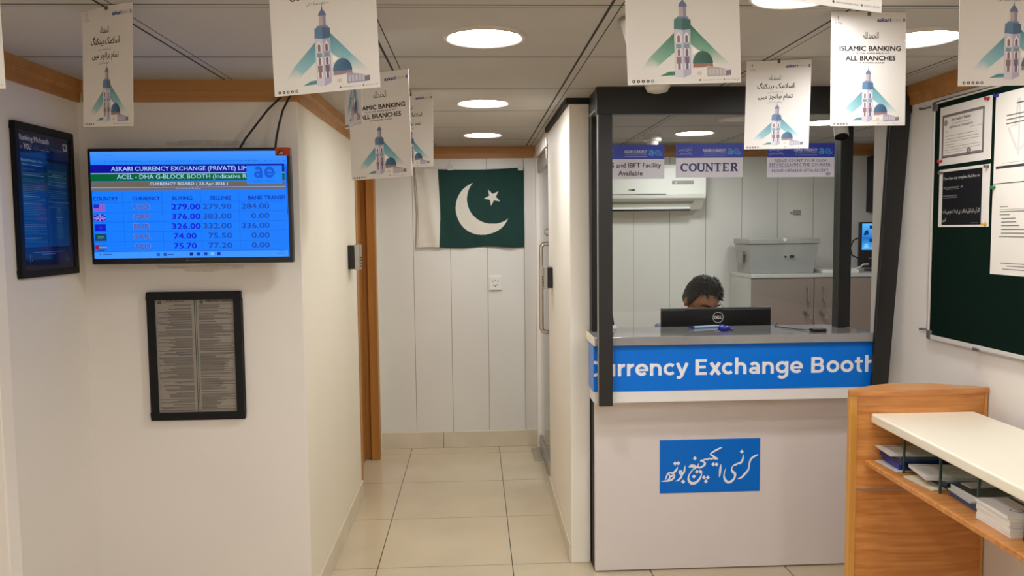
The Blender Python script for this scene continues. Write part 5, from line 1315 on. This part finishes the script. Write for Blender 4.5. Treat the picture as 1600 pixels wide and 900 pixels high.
divs = [2.50, 2.295, 2.112, 1.92, 1.72, 1.5, 1.28, 1.08]
for y in divs:
    d = obj('divider', box(1.402, 1.74, y-.003, y+.003, SZ, .8225), M['green_glass'], t)
    obj('glass_edge', box(1.396, 1.402, y-.0032, y+.0032, SZ-.010, .826), M['green_edge'], d)
# leaflets and booklets lying in the compartments
def booklet(label, cx, cy, z, w, l, th, rot, cover, prt, side=None, grp='leaflets on the counter shelf', name='leaflet', edge=(226, 222, 214)):
    a = Art(w, l, th, edge, .0002)
    a.rect(0, 0, w, l, cover, 1)
    if prt: prt(a, w, l)
    u = Vector((math.cos(rot), math.sin(rot), 0)); v = Vector((-math.sin(rot), math.cos(rot), 0))
    at = Vector((cx, cy, z+th))-u*(w/2)-v*(l/2)
    o = a.build(name, M['ink'], None, at, u, v, loc=(cx, cy, z)); tag(o, label, 'leaflet', grp); return o
def pr_text(a, w, l):
    for i in range(7): a.rect(w*.12, l*(.25+.07*i), w*rnd(.5, .88), l*(.268+.07*i), (170, 166, 166), 2)
    a.rect(w*.1, l*.86, w*.5, l*.9, (90, 96, 130), 2)
def pr_blue(a, w, l):
    a.poly([(0, 0), (w*.6, 0), (w*.35, l*.4), (0, l*.3)], (60, 90, 130), 2); a.rect(w*.1, l*.8, w*.6, l*.84, (150, 170, 210), 2)
def pr_dark(a, w, l):
    a.poly([(0, 0), (w, 0), (w, l*.25), (0, l*.12)], (120, 140, 160), 2); a.rect(w*.1, l*.7, w*.7, l*.74, (130, 140, 150), 2)
def pr_logo(a, w, l):
    a.ring(w*.26, l*.30, .017, .003, (60, 60, 70), 2, 24, .012); a.rect(w*.44, 0, w*.50, l, (58, 56, 66), 2); a.rect(w*.72, l*.2, w*.9, l*.21, (160, 156, 156), 2)
z = SZ+.0006
stk = [('white sheet at the bottom of the pile next to the wooden end panel', 1.475, 2.577, .20, .13, .002, .06, (228, 226, 222), None),
       ('royal blue leaflet low in the pile next to the wooden end panel', 1.50, 2.577, .20, .128, .018, -.08, (36, 56, 150), pr_blue),
       ('dark blue leaflet in the middle of the pile next to the wooden end panel', 1.54, 2.579, .29, .135, .014, .02, (30, 48, 110), pr_blue),
       ('slate blue leaflet under the topmost one by the wooden end panel', 1.545, 2.579, .29, .135, .012, -.04, (70, 86, 108), pr_dark),
       ('white printed leaflet on top of the pile next to the wooden end panel', 1.475, 2.577, .205, .125, .004, -.10, (218, 216, 214), pr_text)]
for lab, cx, cy, w, l, th, r, cv, pr in stk:
    booklet(lab, cx, cy, z, w, l, th, r, cv, pr, edge=cv if cv[2] > 100 and cv[0] < 100 else (214, 210, 204)); z += th+.0006
z = SZ+.0006
for lab, cx, cy, w, l, th, r, cv, pr in [
    ('cream envelope at the bottom of the second compartment from the wooden end panel', 1.475, 2.395, .19, .14, .004, .10, (232, 220, 190), None),
    ('navy folder in the second compartment from the wooden end panel', 1.565, 2.397, .27, .15, .020, .05, (28, 34, 66), pr_dark),
    ('white printed form on top in the second compartment from the wooden end panel', 1.492, 2.397, .20, .14, .010, -.16, (224, 222, 220), pr_text)]:
    booklet(lab, cx, cy, z, w, l, th, r, cv, pr, edge=(40, 44, 70) if cv[2] < 80 else (214, 210, 204)); z += th+.0006
z = SZ+.0006
for lab, cx, cy, w, l, th, r, cv, pr in [
    ('steel blue booklet at the bottom of the third compartment from the wooden end panel', 1.515, 2.2035, .20, .14, .018, -.06, (60, 96, 146), pr_blue),
    ('white leaflet under the dark cover in the third compartment from the wooden end panel', 1.505, 2.2035, .20, .13, .004, -.10, (226, 224, 220), None),
    ('dark grey glossy folder in the third compartment from the wooden end panel', 1.56, 2.2035, .28, .145, .012, -.02, (52, 58, 62), pr_dark),
    ('white paper strip on top in the third compartment from the wooden end panel', 1.56, 2.252, .22, .05, .003, .03, (216, 214, 210), None)]:
    booklet(lab, cx, cy, z, w, l, th, r, cv, pr, edge=(60, 84, 120) if cv[0] == 60 else (200, 198, 194)); z += th+.0006
z = SZ+.0006
nm = ['lowest', 'second from bottom', 'third from bottom', 'fourth from bottom', 'fifth from bottom', 'second from top', 'topmost']
for i, k in enumerate(nm):
    booklet('white booklet, %s of the neat stack nearest the viewer' % k, 1.475+rnd(-.004, .004), 2.015+rnd(-.003, .003), z, .20, .15, .0075, -.05+rnd(-.02, .02), (226, 222, 222), pr_logo if i == 6 else None, grp='stack of white booklets', name='booklet'); z += .0081
for yc, lab in ((1.82, 'white leaflet pile in the fifth compartment, beyond the photo'),):
    booklet(lab, 1.50, yc, SZ, .20, .15, .03, 0, (220, 218, 214), pr_text)

# ------------------------------------------------------------------ world and view
w = bpy.data.worlds.new('world'); SC.world = w; w.use_nodes = True
w.node_tree.nodes['Background'].inputs[0].default_value = (1, .93, .85, 1); w.node_tree.nodes['Background'].inputs[1].default_value = 0.02
SC.view_settings.view_transform = 'Standard'; SC.view_settings.look = 'None'
SC.view_settings.exposure = 0.0; SC.view_settings.gamma = 1.0; SC.view_settings.use_curve_mapping = False
SC.cycles.max_bounces = 8; SC.cycles.diffuse_bounces = 5; SC.cycles.glossy_bounces = 4; SC.cycles.transparent_max_bounces = 16
SC.cycles.caustics_reflective = False; SC.cycles.caustics_refractive = False
SC.cycles.use_denoising = True
SC.cycles.sample_clamp_indirect = 6.0
